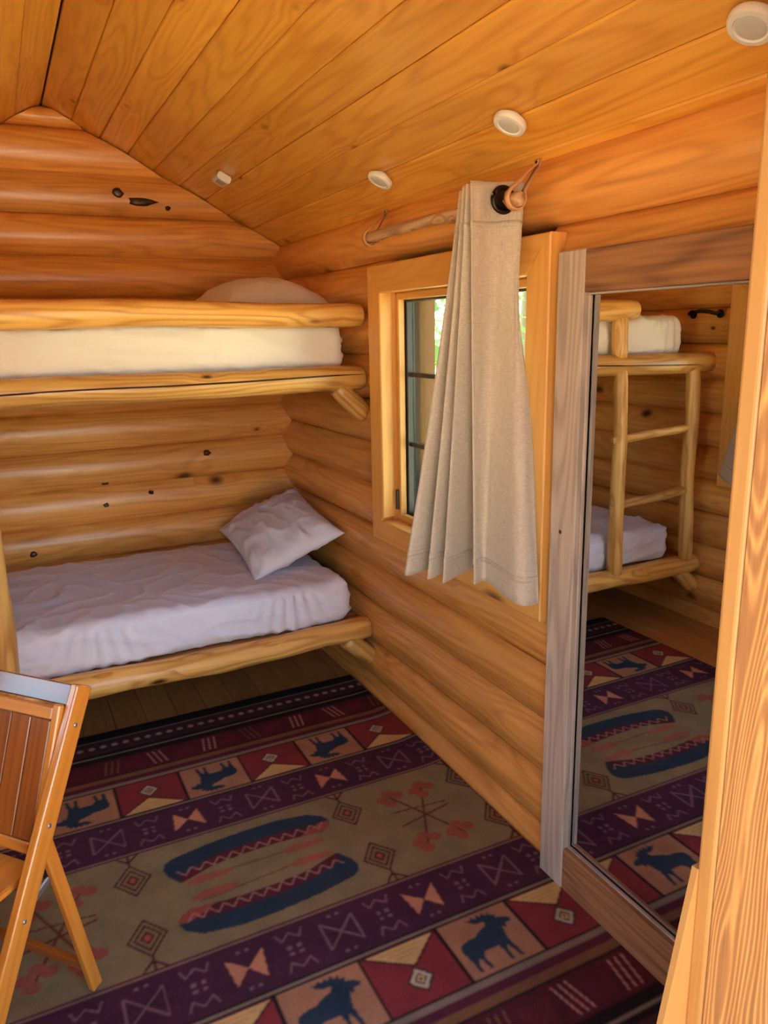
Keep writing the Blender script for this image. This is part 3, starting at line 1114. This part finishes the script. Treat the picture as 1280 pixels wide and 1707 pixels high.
def make_curtain(name, mirror, label):
    X = (lambda x: x) if not mirror else (lambda x: LW - x)
    sh = Vector((0, 0.44 if mirror else 0.0, 0))       # the left curtain is pushed towards the beds
    top = [q + sh for q in catmull([c[0] for c in cols], 12)]
    bot = [q + sh for q in catmull([c[1] for c in cols], 12)]
    n = len(top)
    rows = 70
    org = Vector((X(-0.12), -2.05 + sh.y, ZB))
    root = tag(empty(name, org), label, 'curtain', 'linen curtains')
    vs, fs = [], []
    for r in range(rows + 1):
        t = r / rows
        e = t ** 1.12
        for i in range(n):
            p = top[i].lerp(bot[i], e)
            p.z = top[i].z + (bot[i].z - top[i].z) * t
            wv = 0.004 * noise.noise(Vector((i * 0.10, t * 4.0, 3.0))) + 0.003 * noise.noise(Vector((i * 0.35, t * 9.0, 8.0)))
            p.y += wv
            p.x += wv * 0.7
            # the hanging edge is drawn in a little below the hem at the top right
            if i > n - 14:
                k = (i - (n - 14)) / 13
                p.x += -0.034 * k * math.exp(-((t - 0.27) / 0.20) ** 2)
            p.x = min(p.x, -0.044)
            vs.append((X(p.x), p.y, p.z))
    for r in range(rows):
        for i in range(n - 1):
            a = r * n + i
            fs.append((a, a + 1, a + n + 1, a + n))
    o = raw('cloth', [Vector(v) - org for v in vs], fs, M['linen'], root, Matrix.Translation(org), smooth=True)
    sol = o.modifiers.new('thick', 'SOLIDIFY')
    sol.thickness = 0.0024
    sol.offset = 0
    # hem lines: slightly proud bands at head and foot
    for (ra, rb) in ((6, 7), (rows - 5, rows - 4)):
        hv, hf = [], []
        for r in (ra, rb):
            for i in range(n):
                hv.append(Vector(vs[r * n + i]) - org)
        for i in range(n - 1):
            hf.append((i, i + 1, n + i + 1, n + i))
        h = raw('hem_seam', hv, hf, M['linen'], root, Matrix.Translation(org), smooth=True)
        s2 = h.modifiers.new('thick', 'SOLIDIFY')
        s2.thickness = 0.0052
        s2.offset = 0
    # grommet on the front panel
    ia = 7 * 12 + 15
    g = Vector(((-0.120), -2.155 + sh.y, 1.930))
    pts = []
    right = (c9[0] - c6[0])
    right.z = 0
    right.normalize()
    for k in range(24):
        a = 2 * math.pi * k / 24
        q = g + right * 0.030 * math.cos(a) + Vector((0, 0, 0.030 * math.sin(a)))
        pts.append((X(q.x), q.y, q.z))
    tube('grommet', pts, 0.0065, M['grommet'], root, seg=8, closed=True)
    pts = []
    vs2 = [(X(g.x), g.y + 0.001, g.z)]
    for k in range(24):
        a = 2 * math.pi * k / 24
        q = g + right * 0.027 * math.cos(a) + Vector((0, 0.001, 0.027 * math.sin(a)))
        vs2.append((X(q.x), q.y, q.z))
    raw('grommet_eye', [Vector(v) - org for v in vs2], [(0, 1 + k, 1 + (k + 1) % 24) for k in range(24)], M['grommet'], root, Matrix.Translation(org))
    return root


def make_rod(mirror, label):
    X = (lambda x: x) if not mirror else (lambda x: LW - x)
    o = pole('curtain_rod', (X(-0.092), -1.265, 1.932), (X(-0.100), -2.205, 1.930), 0.017, 0.019, M['branch'], None, 31 if not mirror else 33,
             wob=0.010, n=30, seg=10, lump=0.5)
    tag(o, label, 'curtain rod', 'branch curtain rods')


make_rod(False, 'knobbly branch used as curtain rod above the right window')
strap('leather_strap', False, -1.300, 1.930, -0.092, -1.262, 2.020, 'leather strap holding the bare far end of the branch rod', 'leather curtain straps')
strap('leather_strap', False, -2.180, 1.931, -0.100, -2.150, 2.022, 'leather strap beside the grommet at the near rod end', 'leather curtain straps')
make_curtain('curtain', False, 'oatmeal linen curtain bunched at the window beside the mirror')
make_rod(True, 'branch curtain rod over the window seen in the mirror')
strap('leather_strap', True, -1.300, 1.930, -0.092, -1.262, 2.020, 'leather strap at the far end of the left window rod', 'leather curtain straps')
strap('leather_strap', True, -2.180, 1.931, -0.100, -2.150, 2.022, 'leather strap at the near end of the left window rod', 'leather curtain straps')
make_curtain('curtain', True, 'linen curtain of the window reflected in the mirror')

# ------------------------------------------------------------------ things on ceiling and wall
def on_slope(y, x):
    return Vector((x, y, EAVE_Z - SLOPE * x))


puck_m3 = Matrix((Vector((0, 1, 0)), Vector(dr), Vector(nr))).transposed()
for (x, y, lab) in ((-0.111, -1.441, 'small white puck light nearest the beds, above the curtain rod'),
                    (-0.119, -2.189, 'white puck light on the ceiling above the curtain grommet'),
                    (-0.116, -2.883, 'white puck light at the ceiling corner above the door jamb')):
    p = on_slope(y, x)
    m = puck_m3.to_4x4()
    m.translation = p + Vector(nr) * 0.0015
    t = tag(empty('puck_light', p), lab, 'light', 'ceiling puck lights')
    lathe('housing', [(0.026, -0.002), (0.026, 0.007), (0.041, 0.008), (0.043, 0.011), (0.043, 0.020), (0.040, 0.025), (0.031, 0.026), (0.029, 0.0235)], M['plastic'], t, m, seg=32)
    lathe('lens', [(0.029, 0.0225), (0.026, 0.0245), (0.012, 0.0255), (0.0005, 0.0257)], M['lens'], t, m, seg=32)

p = on_slope(-0.487, -0.386)
t = tag(empty('motion_sensor', p), 'small white sensor box on the ceiling slope near the back wall', 'sensor')
ms = puck_m3.to_4x4()
ms.translation = p + Vector(nr) * 0.017
bm = bmesh.new()
bmesh.ops.create_cube(bm, size=1.0)
bmesh.ops.scale(bm, vec=(0.100, 0.060, 0.030), verts=bm.verts)
bmesh.ops.bevel(bm, geom=list(bm.edges), offset=0.005, segments=2, affect='EDGES')
from_bm('housing', bm, M['plastic'], t, ms)
bm = bmesh.new()
bmesh.ops.create_cube(bm, size=1.0)
bmesh.ops.scale(bm, vec=(0.060, 0.036, 0.004), verts=bm.verts)
bmesh.ops.bevel(bm, geom=list(bm.edges), offset=0.0015, segments=1, affect='EDGES')
from_bm('cover', bm, M['grey_plastic'], t, ms @ Matrix.Translation((-0.012, 0, 0.0165)))

# black grab handle by the upper bunk on the left wall
t = tag(empty('grab_handle', (LW, -0.98, 1.67)), 'black iron grab handle on the left wall, seen in the mirror', 'handle')
hx = LW
tube('bar', [(hx + 0.004, -0.895, 1.660), (hx + 0.040, -0.900, 1.664), (hx + 0.052, -0.925, 1.672), (hx + 0.052, -0.98, 1.676),
             (hx + 0.052, -1.035, 1.672), (hx + 0.040, -1.060, 1.664), (hx + 0.004, -1.065, 1.660)], 0.010, M['iron'], t, seg=8)
for y in (-0.895, -1.065):
    lathe('mounting_plate', [(0.001, 0.0), (0.022, 0.0), (0.022, 0.004), (0.016, 0.006), (0.001, 0.006)], M['iron'], t,
          Matrix.Translation((hx + 0.001, y, 1.660)) @ Matrix.Rotation(math.pi / 2, 4, 'Y'), seg=14)

# ------------------------------------------------------------------ folding chair
Rf = Vector((-1.305, -2.130, 0.012))
th = math.radians(221.0)
cd = Vector((math.cos(th), math.sin(th), 0))             # the way the chair faces
cwid = Vector((cd.y, -cd.x, 0))
if cwid.x > 0:
    cwid = -cwid                                          # towards the far side frame
CWID = 0.43
chair = tag(empty('folding_chair', (Rf.x, Rf.y, 0.012)), 'varnished wooden folding chair with slatted back standing on the rug', 'chair')


def cpt(s, z, w=0.0):
    p = Rf + cd * s + cwid * w
    return Vector((p.x, p.y, 0.012 + z))


F_s, T_s, T_z = 0.372, -0.070, 0.795
def post_at(z):
    return F_s + (T_s - F_s) * z / T_z


for w in (0.0, CWID):
    o = 1 if w == 0 else -1
    a, b = cpt(F_s, 0.0, w), cpt(T_s, T_z, w)
    board('post', a, b, 0.024, 0.050, M['chair'], chair, upv=cd, bevel=0.006, seg=3)
    # rear leg, inside the post
    zp = 0.505
    wi = w + o * 0.024
    board('rear_leg', cpt(0.0, 0.004, wi - o * 0.024), cpt(post_at(zp), zp, wi - o * 0.018), 0.020, 0.032, M['chair'], chair, upv=cd, bevel=0.004, seg=2)
    # slotted steel link between post and rear leg
    board('side_link', cpt(post_at(0.345) + 0.010, 0.345, w), cpt(0.092, 0.385, w), 0.006, 0.016, M['steel'], chair, bevel=0.001)
    for zb in (0.715, 0.520, 0.345):
        c = cpt(post_at(zb), zb, w - o * 0.012)
        m = frame3(c, cd, Vector((0, 0, 1)))
        lathe('bolt', [(0.0004, 0.003), (0.004, 0.0028), (0.0055, 0.0016), (0.006, 0.0), (0.006, -0.003)], M['steel'], chair,
              Matrix.Translation(c) @ (-o * cwid).to_track_quat('Z', 'X').to_matrix().to_4x4(), seg=12)


def across(name, s0, z0, wid, thk, mat, upv, inset=0.012, bevel=0.003):
    return board(name, cpt(s0, z0, inset), cpt(s0, z0, CWID - inset), wid, thk, mat, chair, upv=upv, bevel=bevel)


axis = (cpt(T_s, T_z) - cpt(F_s, 0)).normalized()
across('top_rail', T_s + 0.012, T_z - 0.026, 0.018, 0.050, M['chair_dark'], axis, 0.010)
# slatted back panel hung inside the posts
ps0, pz0, ps1, pz1 = -0.018, 0.765, 0.105, 0.450
for w in (0.022, CWID - 0.022):
    board('panel_stile', cpt(ps0, pz0, w), cpt(ps1, pz1, w), 0.020, 0.018, M['chair'], chair, upv=cd, bevel=0.003)
pax = (cpt(ps0, pz0) - cpt(ps1, pz1)).normalized()
across('panel_rail', ps0 + 0.006, pz0 - 0.022, 0.016, 0.030, M['chair'], pax, 0.034)
across('panel_rail', ps1 - 0.004, pz1 + 0.012, 0.016, 0.026, M['chair'], pax, 0.034)
nsl = 6
sw = (CWID - 0.068) / nsl
for k in range(nsl):
    w = 0.034 + sw * (k + 0.5)
    board('back_slat', cpt(ps0 + 0.016, pz0 - 0.036, w), cpt(ps1 - 0.010, pz1 + 0.024, w), sw - 0.0025, 0.008, M['chair_dark'], chair, upv=cd, bevel=0.002)
# seat with a rounded front
sz = 0.405
s_back, s_front = 0.090, 0.440
outl = []
for k in range(9):
    a = math.pi / 2 * k / 8
    outl.append((s_front - 0.07 + 0.07 * math.sin(a), 0.03 + 0.07 - 0.07 * math.cos(a)))
for k in range(9):
    a = math.pi / 2 * k / 8
    outl.append((s_front - 0.07 + 0.07 * math.cos(a), CWID - 0.03 - 0.07 + 0.07 * math.sin(a)))
outl += [(s_back, CWID - 0.03), (s_back, 0.03)]
oc = cpt(0.26, sz, CWID / 2)
mseat = frame3(oc, cd, cwid)
bm = bmesh.new()
lo, hi = [], []
for s, w in outl:
    q = mseat.inverted() @ cpt(s, sz, w)
    lo.append(bm.verts.new((q.x, q.y, -0.009)))
    hi.append(bm.verts.new((q.x, q.y, 0.009)))
bm.faces.new(hi)
bm.faces.new(lo[::-1])
nO = len(outl)
for i in range(nO):
    bm.faces.new((lo[i], lo[(i + 1) % nO], hi[(i + 1) % nO], hi[i]))
bmesh.ops.bevel(bm, geom=[e for e in bm.edges if abs(e.verts[0].co.z - e.verts[1].co.z) < 1e-5], offset=0.004, segments=2, affect='EDGES')
from_bm('seat', bm, M['chair'], chair, mseat)
across('seat_rail', 0.110, 0.385, 0.020, 0.030, M['chair'], (0, 0, 1), 0.03)
across('stretcher', 0.014, 0.075, 0.018, 0.024, M['chair_dark'], (0, 0, 1), 0.012)
across('stretcher', post_at(0.18) - 0.01, 0.18, 0.018, 0.024, M['chair'], (0, 0, 1), 0.012)

# ------------------------------------------------------------------ the woven rug
RX0, RX1, RYN, RYF = -1.600, -0.003, -3.005, -0.789
STEP = 0.0034
gx_n = int((RX1 - RX0) / STEP) + 1
gy_n = int((RYF - RYN) / STEP) + 1
xs = np.linspace(RX0, RX1, gx_n)
ys = np.linspace(RYN, RYF, gy_n)
GX, GY = np.meshgrid(xs, ys)
RC_X, RC_Y = -0.8, (RYN + RYF) / 2
U = GX - RC_X
T = GY - RC_Y
flipm = T > 0
lin = lambda c: np.array(srgb(*c)[:3])
TAN, PUR, RED, BLU, CRM, BLK = lin((130, 114, 80)), lin((70, 36, 52)), lin((126, 48, 50)), lin((40, 54, 66)), lin((196, 160, 102)), lin((34, 24, 26))
MAR, SAL, GRY, BRN, PCH = lin((88, 32, 40)), lin((160, 82, 66)), lin((126, 108, 90)), lin((116, 78, 50)), lin((184, 124, 90))
img = np.empty(GX.shape + (3,))
img[:] = TAN
AV = np.abs(T)


def band(a, b, col):
    img[(AV >= a) & (AV < b)] = col


def inpoly(px, py, poly):
    ins = np.zeros(px.shape, bool)
    n = len(poly)
    j = n - 1
    for i in range(n):
        xi, yi = poly[i]
        xj, yj = poly[j]
        c = ((yi > py) != (yj > py))
        if yj != yi:
            c &= px < (xj - xi) * (py - yi) / (yj - yi) + xi
        ins ^= c
        j = i
    return ins


def fill(poly, col, rotated=None):
    """poly in (u, v): v counts outwards from the middle. rotated=True: the far half is turned half round,
    False: mirrored, None: both halves drawn from one list in plain (u, t)."""
    us = [p[0] for p in poly]
    vs_ = [p[1] for p in poly]
    pad = STEP
    for far in (0, 1):
        if rotated is None:
            if far:
                continue
            pu, pv = U, T
        elif far:
            pu, pv = ((-U) if rotated else U), T
        else:
            pu, pv = U, -T
        box = (pu > min(us) - pad) & (pu < max(us) + pad) & (pv > min(vs_) - pad) & (pv < max(vs_) + pad)
        ii = np.nonzero(box)
        if not len(ii[0]):
            continue
        hit = inpoly(pu[ii], pv[ii], poly)
        img[ii[0][hit], ii[1][hit]] = col


def stroke(p, q, w, col, rotated=None):
    p, q = np.array(p, float), np.array(q, float)
    d = q - p
    n = np.array([-d[1], d[0]]) / max(np.linalg.norm(d), 1e-9) * w / 2
    fill([tuple(p + n), tuple(q + n), tuple(q - n), tuple(p - n)], col, rotated)


def path(pts, w, col, rotated=None, closed=False):
    for i in range(len(pts) - (0 if closed else 1)):
        stroke(pts[i], pts[(i + 1) % len(pts)], w, col, rotated)


band(0.245, 0.252, MAR)
band(0.252, 0.260, GRY)
band(0.260, 0.443, PUR)
band(0.443, 0.449, BLK)
band(0.449, 0.460, GRY)
band(0.460, 0.467, BLK)
band(0.467, 0.660, TAN)
band(0.660, 0.668, BLK)
band(0.668, 0.686, GRY)
band(0.686, 0.716, MAR * 0.6 + PUR * 0.4)
band(0.716, 0.742, BRN)
band(0.742, 0.750, BLK)
band(0.750, 0.872, MAR * 0.75 + BLK * 0.25)
band(0.872, 0.905, BLK)
band(0.905, 0.917, GRY)
band(0.917, 0.935, BLK)
band(0.935, 1.035, lin((66, 40, 42)))
band(1.035, 1.046, GRY * 0.8)
band(1.046, 1.120, BLK)
# squares with moose and with tents
SQ = 0.2285
moose = [(-0.085, 0.060), (-0.080, 0.045), (-0.060, 0.036), (-0.030, 0.034), (-0.005, 0.020), (0.018, 0.012), (0.028, -0.002),
         (0.006, -0.004), (-0.012, -0.014), (-0.022, -0.028), (-0.008, -0.024), (0.000, -0.034), (0.010, -0.022), (0.018, -0.036), (0.026, -0.022),
         (0.036, -0.036), (0.042, -0.020), (0.054, -0.030), (0.056, -0.014), (0.070, -0.016), (0.064, -0.003), (0.086, 0.004), (0.100, 0.016),
         (0.096, 0.026), (0.078, 0.026), (0.072, 0.044), (0.062, 0.034), (0.058, 0.052), (0.052, 0.078), (0.056, 0.110), (0.060, 0.142),
         (0.050, 0.142), (0.044, 0.112), (0.036, 0.092), (0.030, 0.112), (0.030, 0.142), (0.020, 0.142), (0.020, 0.110), (0.014, 0.086),
         (-0.030, 0.086), (-0.040, 0.104), (-0.036, 0.142), (-0.046, 0.142), (-0.052, 0.108), (-0.058, 0.100), (-0.066, 0.118), (-0.066, 0.142),
         (-0.076, 0.142), (-0.078, 0.112), (-0.082, 0.086)]
for k in range(-4, 5):
    uc = k * SQ
    a, b = uc - SQ / 2, uc + SQ / 2
    if k % 2 == 0:
        fill([(a, 0.467), (b, 0.467), (b, 0.660), (a, 0.660)], PCH * 0.62 + TAN * 0.25, True)
        fill([(uc - 0.004 + x * 0.98, 0.508 + y * 0.98) for x, y in moose], BLU, True)
    else:
        fill([(a, 0.467), (b, 0.467), (b, 0.660), (a, 0.660)], RED, True)
        fill([(a + 0.014, 0.469), (b - 0.008, 0.469), (uc + 0.012, 0.545)], CRM, True)
        for q in range(3):
            stroke((a + 0.05 + q * 0.02, 0.482 + q * 0.014), (b - 0.05 - q * 0.02, 0.482 + q * 0.014), 0.004, lin((180, 130, 70)), True)
        path([(a + 0.010, 0.469), (uc + 0.012, 0.547), (b - 0.006, 0.469)], 0.006, MAR * 0.6, True)
        dv, du = 0.590, uc + 0.004
        for rr, cc in ((0.042, BLK), (0.035, lin((176, 160, 132))), (0.020, BLK), (0.014, CRM), (0.006, BLK)):
            fill([(du - rr * 0.9, dv), (du, dv - rr), (du + rr * 0.9, dv), (du, dv + rr)], cc, True)
    stroke((a, 0.460), (a, 0.668), 0.010, BLK, True)
# signs in the purple bands
LIT = lin((116, 90, 92))
for k in range(-2, 3):
    ub = -0.145 + 0.52 * k
    for s in (-1, 1):
        fill([(ub, 0.352), (ub + s * 0.052, 0.302), (ub + s * 0.040, 0.400)], PCH, False)
    for dv in (0.290, 0.416):
        for du in (-0.012, 0.012):
            fill([(ub + du - 0.005, dv - 0.005), (ub + du + 0.005, dv - 0.005), (ub + du + 0.005, dv + 0.005), (ub + du - 0.005, dv + 0.005)], LIT, False)
    uo = 0.118 + 0.52 * k
    path([(uo - 0.048, 0.400), (uo - 0.048, 0.302), (uo + 0.048, 0.400), (uo + 0.048, 0.302), (uo - 0.048, 0.400)], 0.006, LIT, False)
    for dv in (0.284, 0.420):
        for du in (-0.012, 0.012):
            fill([(uo + du - 0.005, dv - 0.005), (uo + du + 0.005, dv - 0.005), (uo + du + 0.005, dv + 0.005), (uo + du - 0.005, dv + 0.005)], LIT, False)
    for us_ in (ub + 0.130, uo + 0.130):
        path([(us_ - 0.038, 0.282), (us_ - 0.026, 0.312), (us_, 0.288), (us_ + 0.026, 0.312), (us_ + 0.038, 0.282)], 0.0055, LIT, False)
        path([(us_ - 0.038, 0.420), (us_ - 0.026, 0.390), (us_, 0.414), (us_ + 0.026, 0.390), (us_ + 0.038, 0.420)], 0.0055, LIT, False)
        for du in (-0.013, 0.013):
            for dv in (0.340, 0.362):
                fill([(us_ + du - 0.006, dv - 0.006), (us_ + du + 0.006, dv - 0.006), (us_ + du + 0.006, dv + 0.006), (us_ + du - 0.006, dv + 0.006)], LIT, False)
# fringe strokes, dots along the ends
k = 0
u = -0.80
while u < 0.80:
    grp = k % 6
    if grp in (0, 1, 2):
        lean = 0.02 if (k // 6) % 2 else -0.015
        stroke((u, 0.762), (u + lean, 0.858), 0.006, lin((176, 118, 104)) if (k // 6) % 3 else BRN, True)
        u += 0.022
    else:
        if grp == 3:
            fill([(u, 0.775), (u + 0.10, 0.775), (u + 0.085, 0.850), (u + 0.015, 0.850)], MAR, True)
        u += 0.040
    k += 1
u = -0.79
while u < 0.80:
    rr = 0.013
    fill([(u + rr * math.cos(a), 0.988 + rr * math.sin(a)) for a in np.linspace(0, 2 * math.pi, 8, endpoint=False)], lin((168, 132, 112)), True)
    u += 0.0435
# the field: canoes, paddles, diamonds
ci = [(-0.275, 0.118), (-0.262, 0.092), (-0.232, 0.072), (-0.12, 0.086), (0.0, 0.090), (0.12, 0.082), (0.232, 0.046), (0.262, 0.092), (0.270, 0.125)]
co = [(0.262, 0.152), (0.235, 0.170), (0.12, 0.190), (0.0, 0.200), (-0.12, 0.200), (-0.22, 0.182), (-0.262, 0.150)]
fill(ci + co, BLU, True)
cm = [(0.228, 0.085), (0.12, 0.122), (0.0, 0.134), (-0.12, 0.132), (-0.23, 0.120), (-0.268, 0.122)]
fill(ci[:7] + cm, MAR, True)
fill([(-0.275, 0.118), (-0.255, 0.085), (-0.226, 0.072), (-0.16, 0.080), (-0.19, 0.100), (-0.235, 0.118)], SAL * 0.8, True)
zz = [(-0.25 + 0.022 * i, (0.092 if i % 2 else 0.122) - 0.00045 * max(0, i - 12) * 4.5) for i in range(23)]
path(zz, 0.0042, lin((160, 126, 112)), True)
for s in (1, -1):
    stroke((-0.20, 0.050 * s - 0.006), (0.19, 0.030 * s + 0.004), 0.008, MAR * 0.5 + TAN * 0.5)
    for e in (-1, 1):
        uu = 0.15 * e * s
        fill([(uu - 0.075, 0.035 * s), (uu - 0.03, 0.035 * s + 0.020), (uu + 0.06, 0.035 * s + 0.012), (uu + 0.075, 0.035 * s), (uu + 0.05, 0.035 * s - 0.014), (uu - 0.04, 0.035 * s - 0.016)],
             SAL * 0.75 + TAN * 0.2)
for uc in (-0.800, -0.360, 0.345, 0.790):
    for s in (-1, 1):
        tc_ = 0.125 * s
        for rr, cc in ((1.0, BLK * 0.5 + MAR * 0.5), (0.86, TAN), (0.70, MAR * 0.7), (0.56, TAN * 0.9), (0.36, MAR), (0.2, SAL)):
            fill([(uc - 0.056 * rr, tc_), (uc, tc_ - 0.076 * rr), (uc + 0.056 * rr, tc_), (uc, tc_ + 0.076 * rr)], cc)
        path([(uc, tc_ + 0.074 * s), (uc, 0.246 * s)], 0.008, MAR * 0.7)
        path([(uc, 0.212 * s), (uc - 0.032, 0.246 * s)], 0.007, MAR * 0.7)
        path([(uc, 0.212 * s), (uc + 0.032, 0.246 * s)], 0.007, MAR * 0.7)
for uc in (-0.575, 0.575):
    for s in (-1, 1):
        stroke((uc - 0.070 * s, -0.150), (uc + 0.070 * s, 0.150), 0.008, MAR * 0.6 + SAL * 0.2)
        for e in (-1, 1):
            cu, ct = uc + 0.062 * s * e, 0.130 * e
            for (du, dt) in ((-0.03, 0.0), (0.03, 0.008), (0.0, 0.028), (-0.012, -0.03)):
                fill([(cu + du + 0.024 * math.cos(a), ct + dt + 0.022 * math.sin(a)) for a in np.linspace(0, 2 * math.pi, 7, endpoint=False)], SAL * 0.75 + TAN * 0.1)
    stroke((uc - 0.10, -0.03), (uc + 0.10, 0.01), 0.008, MAR * 0.6 + SAL * 0.2)
    stroke((uc - 0.10, 0.05), (uc + 0.10, 0.03), 0.006, MAR * 0.6 + SAL * 0.2)
for _ in range(1):
    pd = np.pad(img, ((1, 1), (0, 0), (0, 0)), 'edge')
    img = (pd[:-2] + 2 * pd[1:-1] + pd[2:]) / 4
    pd = np.pad(img, ((0, 0), (1, 1), (0, 0)), 'edge')
    img = (pd[:, :-2] + 2 * pd[:, 1:-1] + pd[:, 2:]) / 4
img *= (0.93 + 0.14 * rng.random(GX.shape))[..., None]
# relief: slight waves, right edge pushed up against the wall
Z = 0.010 + 0.003 * np.sin(GX * 3.1 + GY * 1.7) * np.sin(GY * 2.3 - GX) + 0.0006 * rng.random(GX.shape)
Z += 0.010 * np.exp(-((GX - RX1) / 0.05) ** 2) * (0.5 + 0.5 * np.sin(GY * 4.0 + 1.0))
Z[0, :] = Z[-1, :] = 0.001
Z[:, 0] = Z[:, -1] = 0.001
verts = np.stack([GX - RC_X, GY - RC_Y, Z], -1).reshape(-1, 3)
me = bpy.data.meshes.new('rug')
nv = verts.shape[0]
nf = (gx_n - 1) * (gy_n - 1)
ii, jj = np.meshgrid(np.arange(gx_n - 1), np.arange(gy_n - 1))
a0 = (jj * gx_n + ii).reshape(-1)
quads = np.stack([a0, a0 + 1, a0 + gx_n + 1, a0 + gx_n], -1)
me.vertices.add(nv)
me.vertices.foreach_set('co', verts.astype(np.float32).reshape(-1))
me.loops.add(nf * 4)
me.loops.foreach_set('vertex_index', quads.astype(np.int32).reshape(-1))
me.polygons.add(nf)
me.polygons.foreach_set('loop_start', np.arange(0, nf * 4, 4, dtype=np.int32))
me.polygons.foreach_set('use_smooth', np.ones(nf, bool))
me.update(calc_edges=True)
att = me.attributes.new('weave', 'FLOAT_COLOR', 'POINT')
rgba = np.concatenate([img.reshape(-1, 3), np.ones((nv, 1))], 1).astype(np.float32)
att.data.foreach_set('color', rgba.reshape(-1))
g = NT('woven_rug')
an = g.n('ShaderNodeAttribute')
an.attribute_name = 'weave'
tc = g.n('ShaderNodeTexCoord')
ns = g.n('ShaderNodeTexNoise', Scale=9.0, Detail=5.0)
g.l(tc.outputs['Object'], ns.inputs['Vector'])
nf2 = g.n('ShaderNodeTexNoise', Scale=500.0, Detail=2.0)
g.l(tc.outputs['Object'], nf2.inputs['Vector'])
hs = g.n('ShaderNodeHueSaturation')
g.l(an.outputs['Color'], hs.inputs['Color'])
g.l(g.math('MULTIPLY_ADD', ns.outputs['Fac'], 0.7), hs.inputs['Value'])
g.t.nodes[-1].inputs[2].default_value = 0.65
b = g.n('ShaderNodeBsdfPrincipled', Roughness=0.95)
b.inputs['Specular IOR Level'].default_value = 0.15
g.l(hs.outputs[0], b.inputs['Base Color'])
bp = g.n('ShaderNodeBump', Strength=0.5, Distance=0.003)
g.l(nf2.outputs['Fac'], bp.inputs['Height'])
g.l(bp.outputs['Normal'], b.inputs['Normal'])
g.l(b.outputs['BSDF'], g.out.inputs['Surface'])
me.materials.append(g.m)
rug = bpy.data.objects.new('rug', me)
link(rug, None, Matrix.Translation((RC_X, RC_Y, 0.0)))
tag(rug, 'worn lodge rug woven with canoes, moose and purple bands', 'rug')

# ------------------------------------------------------------------ outdoors
ground = raw('ground', [(-40, -40, -0.35), (40, -40, -0.35), (40, 40, -0.35), (-40, 40, -0.35)], [(0, 1, 2, 3)], M['ground'])
ground['kind'] = 'structure'
deck = box_list_mesh('porch_deck', [(LW - 0.6, 0.6, -5.2, -3.63, -0.14, -0.05)], M['backing'])
deck['kind'] = 'structure'
for i in range(22):
    x = LW - 0.53 + i * 0.143
    if x > 0.6:
        break
    board('deck_board', (x, -5.2, -0.036), (x, -3.63, -0.036), 0.136, 0.026, M['trim'], deck, bevel=0.002)


def tree(x, y, h, rad, seed, label):
    rnd = random.Random(seed)
    t = tag(empty('leafy_tree', (x, y, -0.35)), label, 'tree', 'trees outside the window')
    pole('trunk', (x, y, -0.40), (x + 0.1, y + 0.05, h * 0.75), 0.13, 0.05, M['bark'], t, seed, wob=0.15, n=12)
    vs, fs = [], []
    for _ in range(2600):
        a = rnd.uniform(0, 2 * math.pi)
        zz = rnd.uniform(0.05, 1.0)
        rr = rad * math.sqrt(rnd.random()) * (1.15 - zz * 0.75)
        c = Vector((rr * math.cos(a), rr * math.sin(a), 0.35 + zz * h))
        s = rnd.uniform(0.05, 0.10)
        d1 = Vector((rnd.gauss(0, 1), rnd.gauss(0, 1), rnd.gauss(0, 1))).normalized()
        d2 = d1.cross(Vector((rnd.gauss(0, 1), rnd.gauss(0, 1), rnd.gauss(0, 1)))).normalized()
        b = len(vs)
        vs += [c - d1 * s, c + d2 * s * 0.5, c + d1 * s, c - d2 * s * 0.5]
        fs.append((b, b + 1, b + 2, b + 3))
    f = raw('foliage', vs, fs, M['leaf'], t, Matrix.Translation((x, y, -0.35)))
    f['kind'] = 'stuff'


tree(2.3, 3.2, 4.6, 1.2, 1, 'leafy tree outside, seen through the left edge of the window')
tree(4.4, 0.6, 5.2, 1.6, 2, 'leafy tree outside, glimpsed beside the curtain edge')
tree(5.6, 5.4, 6.0, 1.8, 3, 'taller tree farther off outside the window')
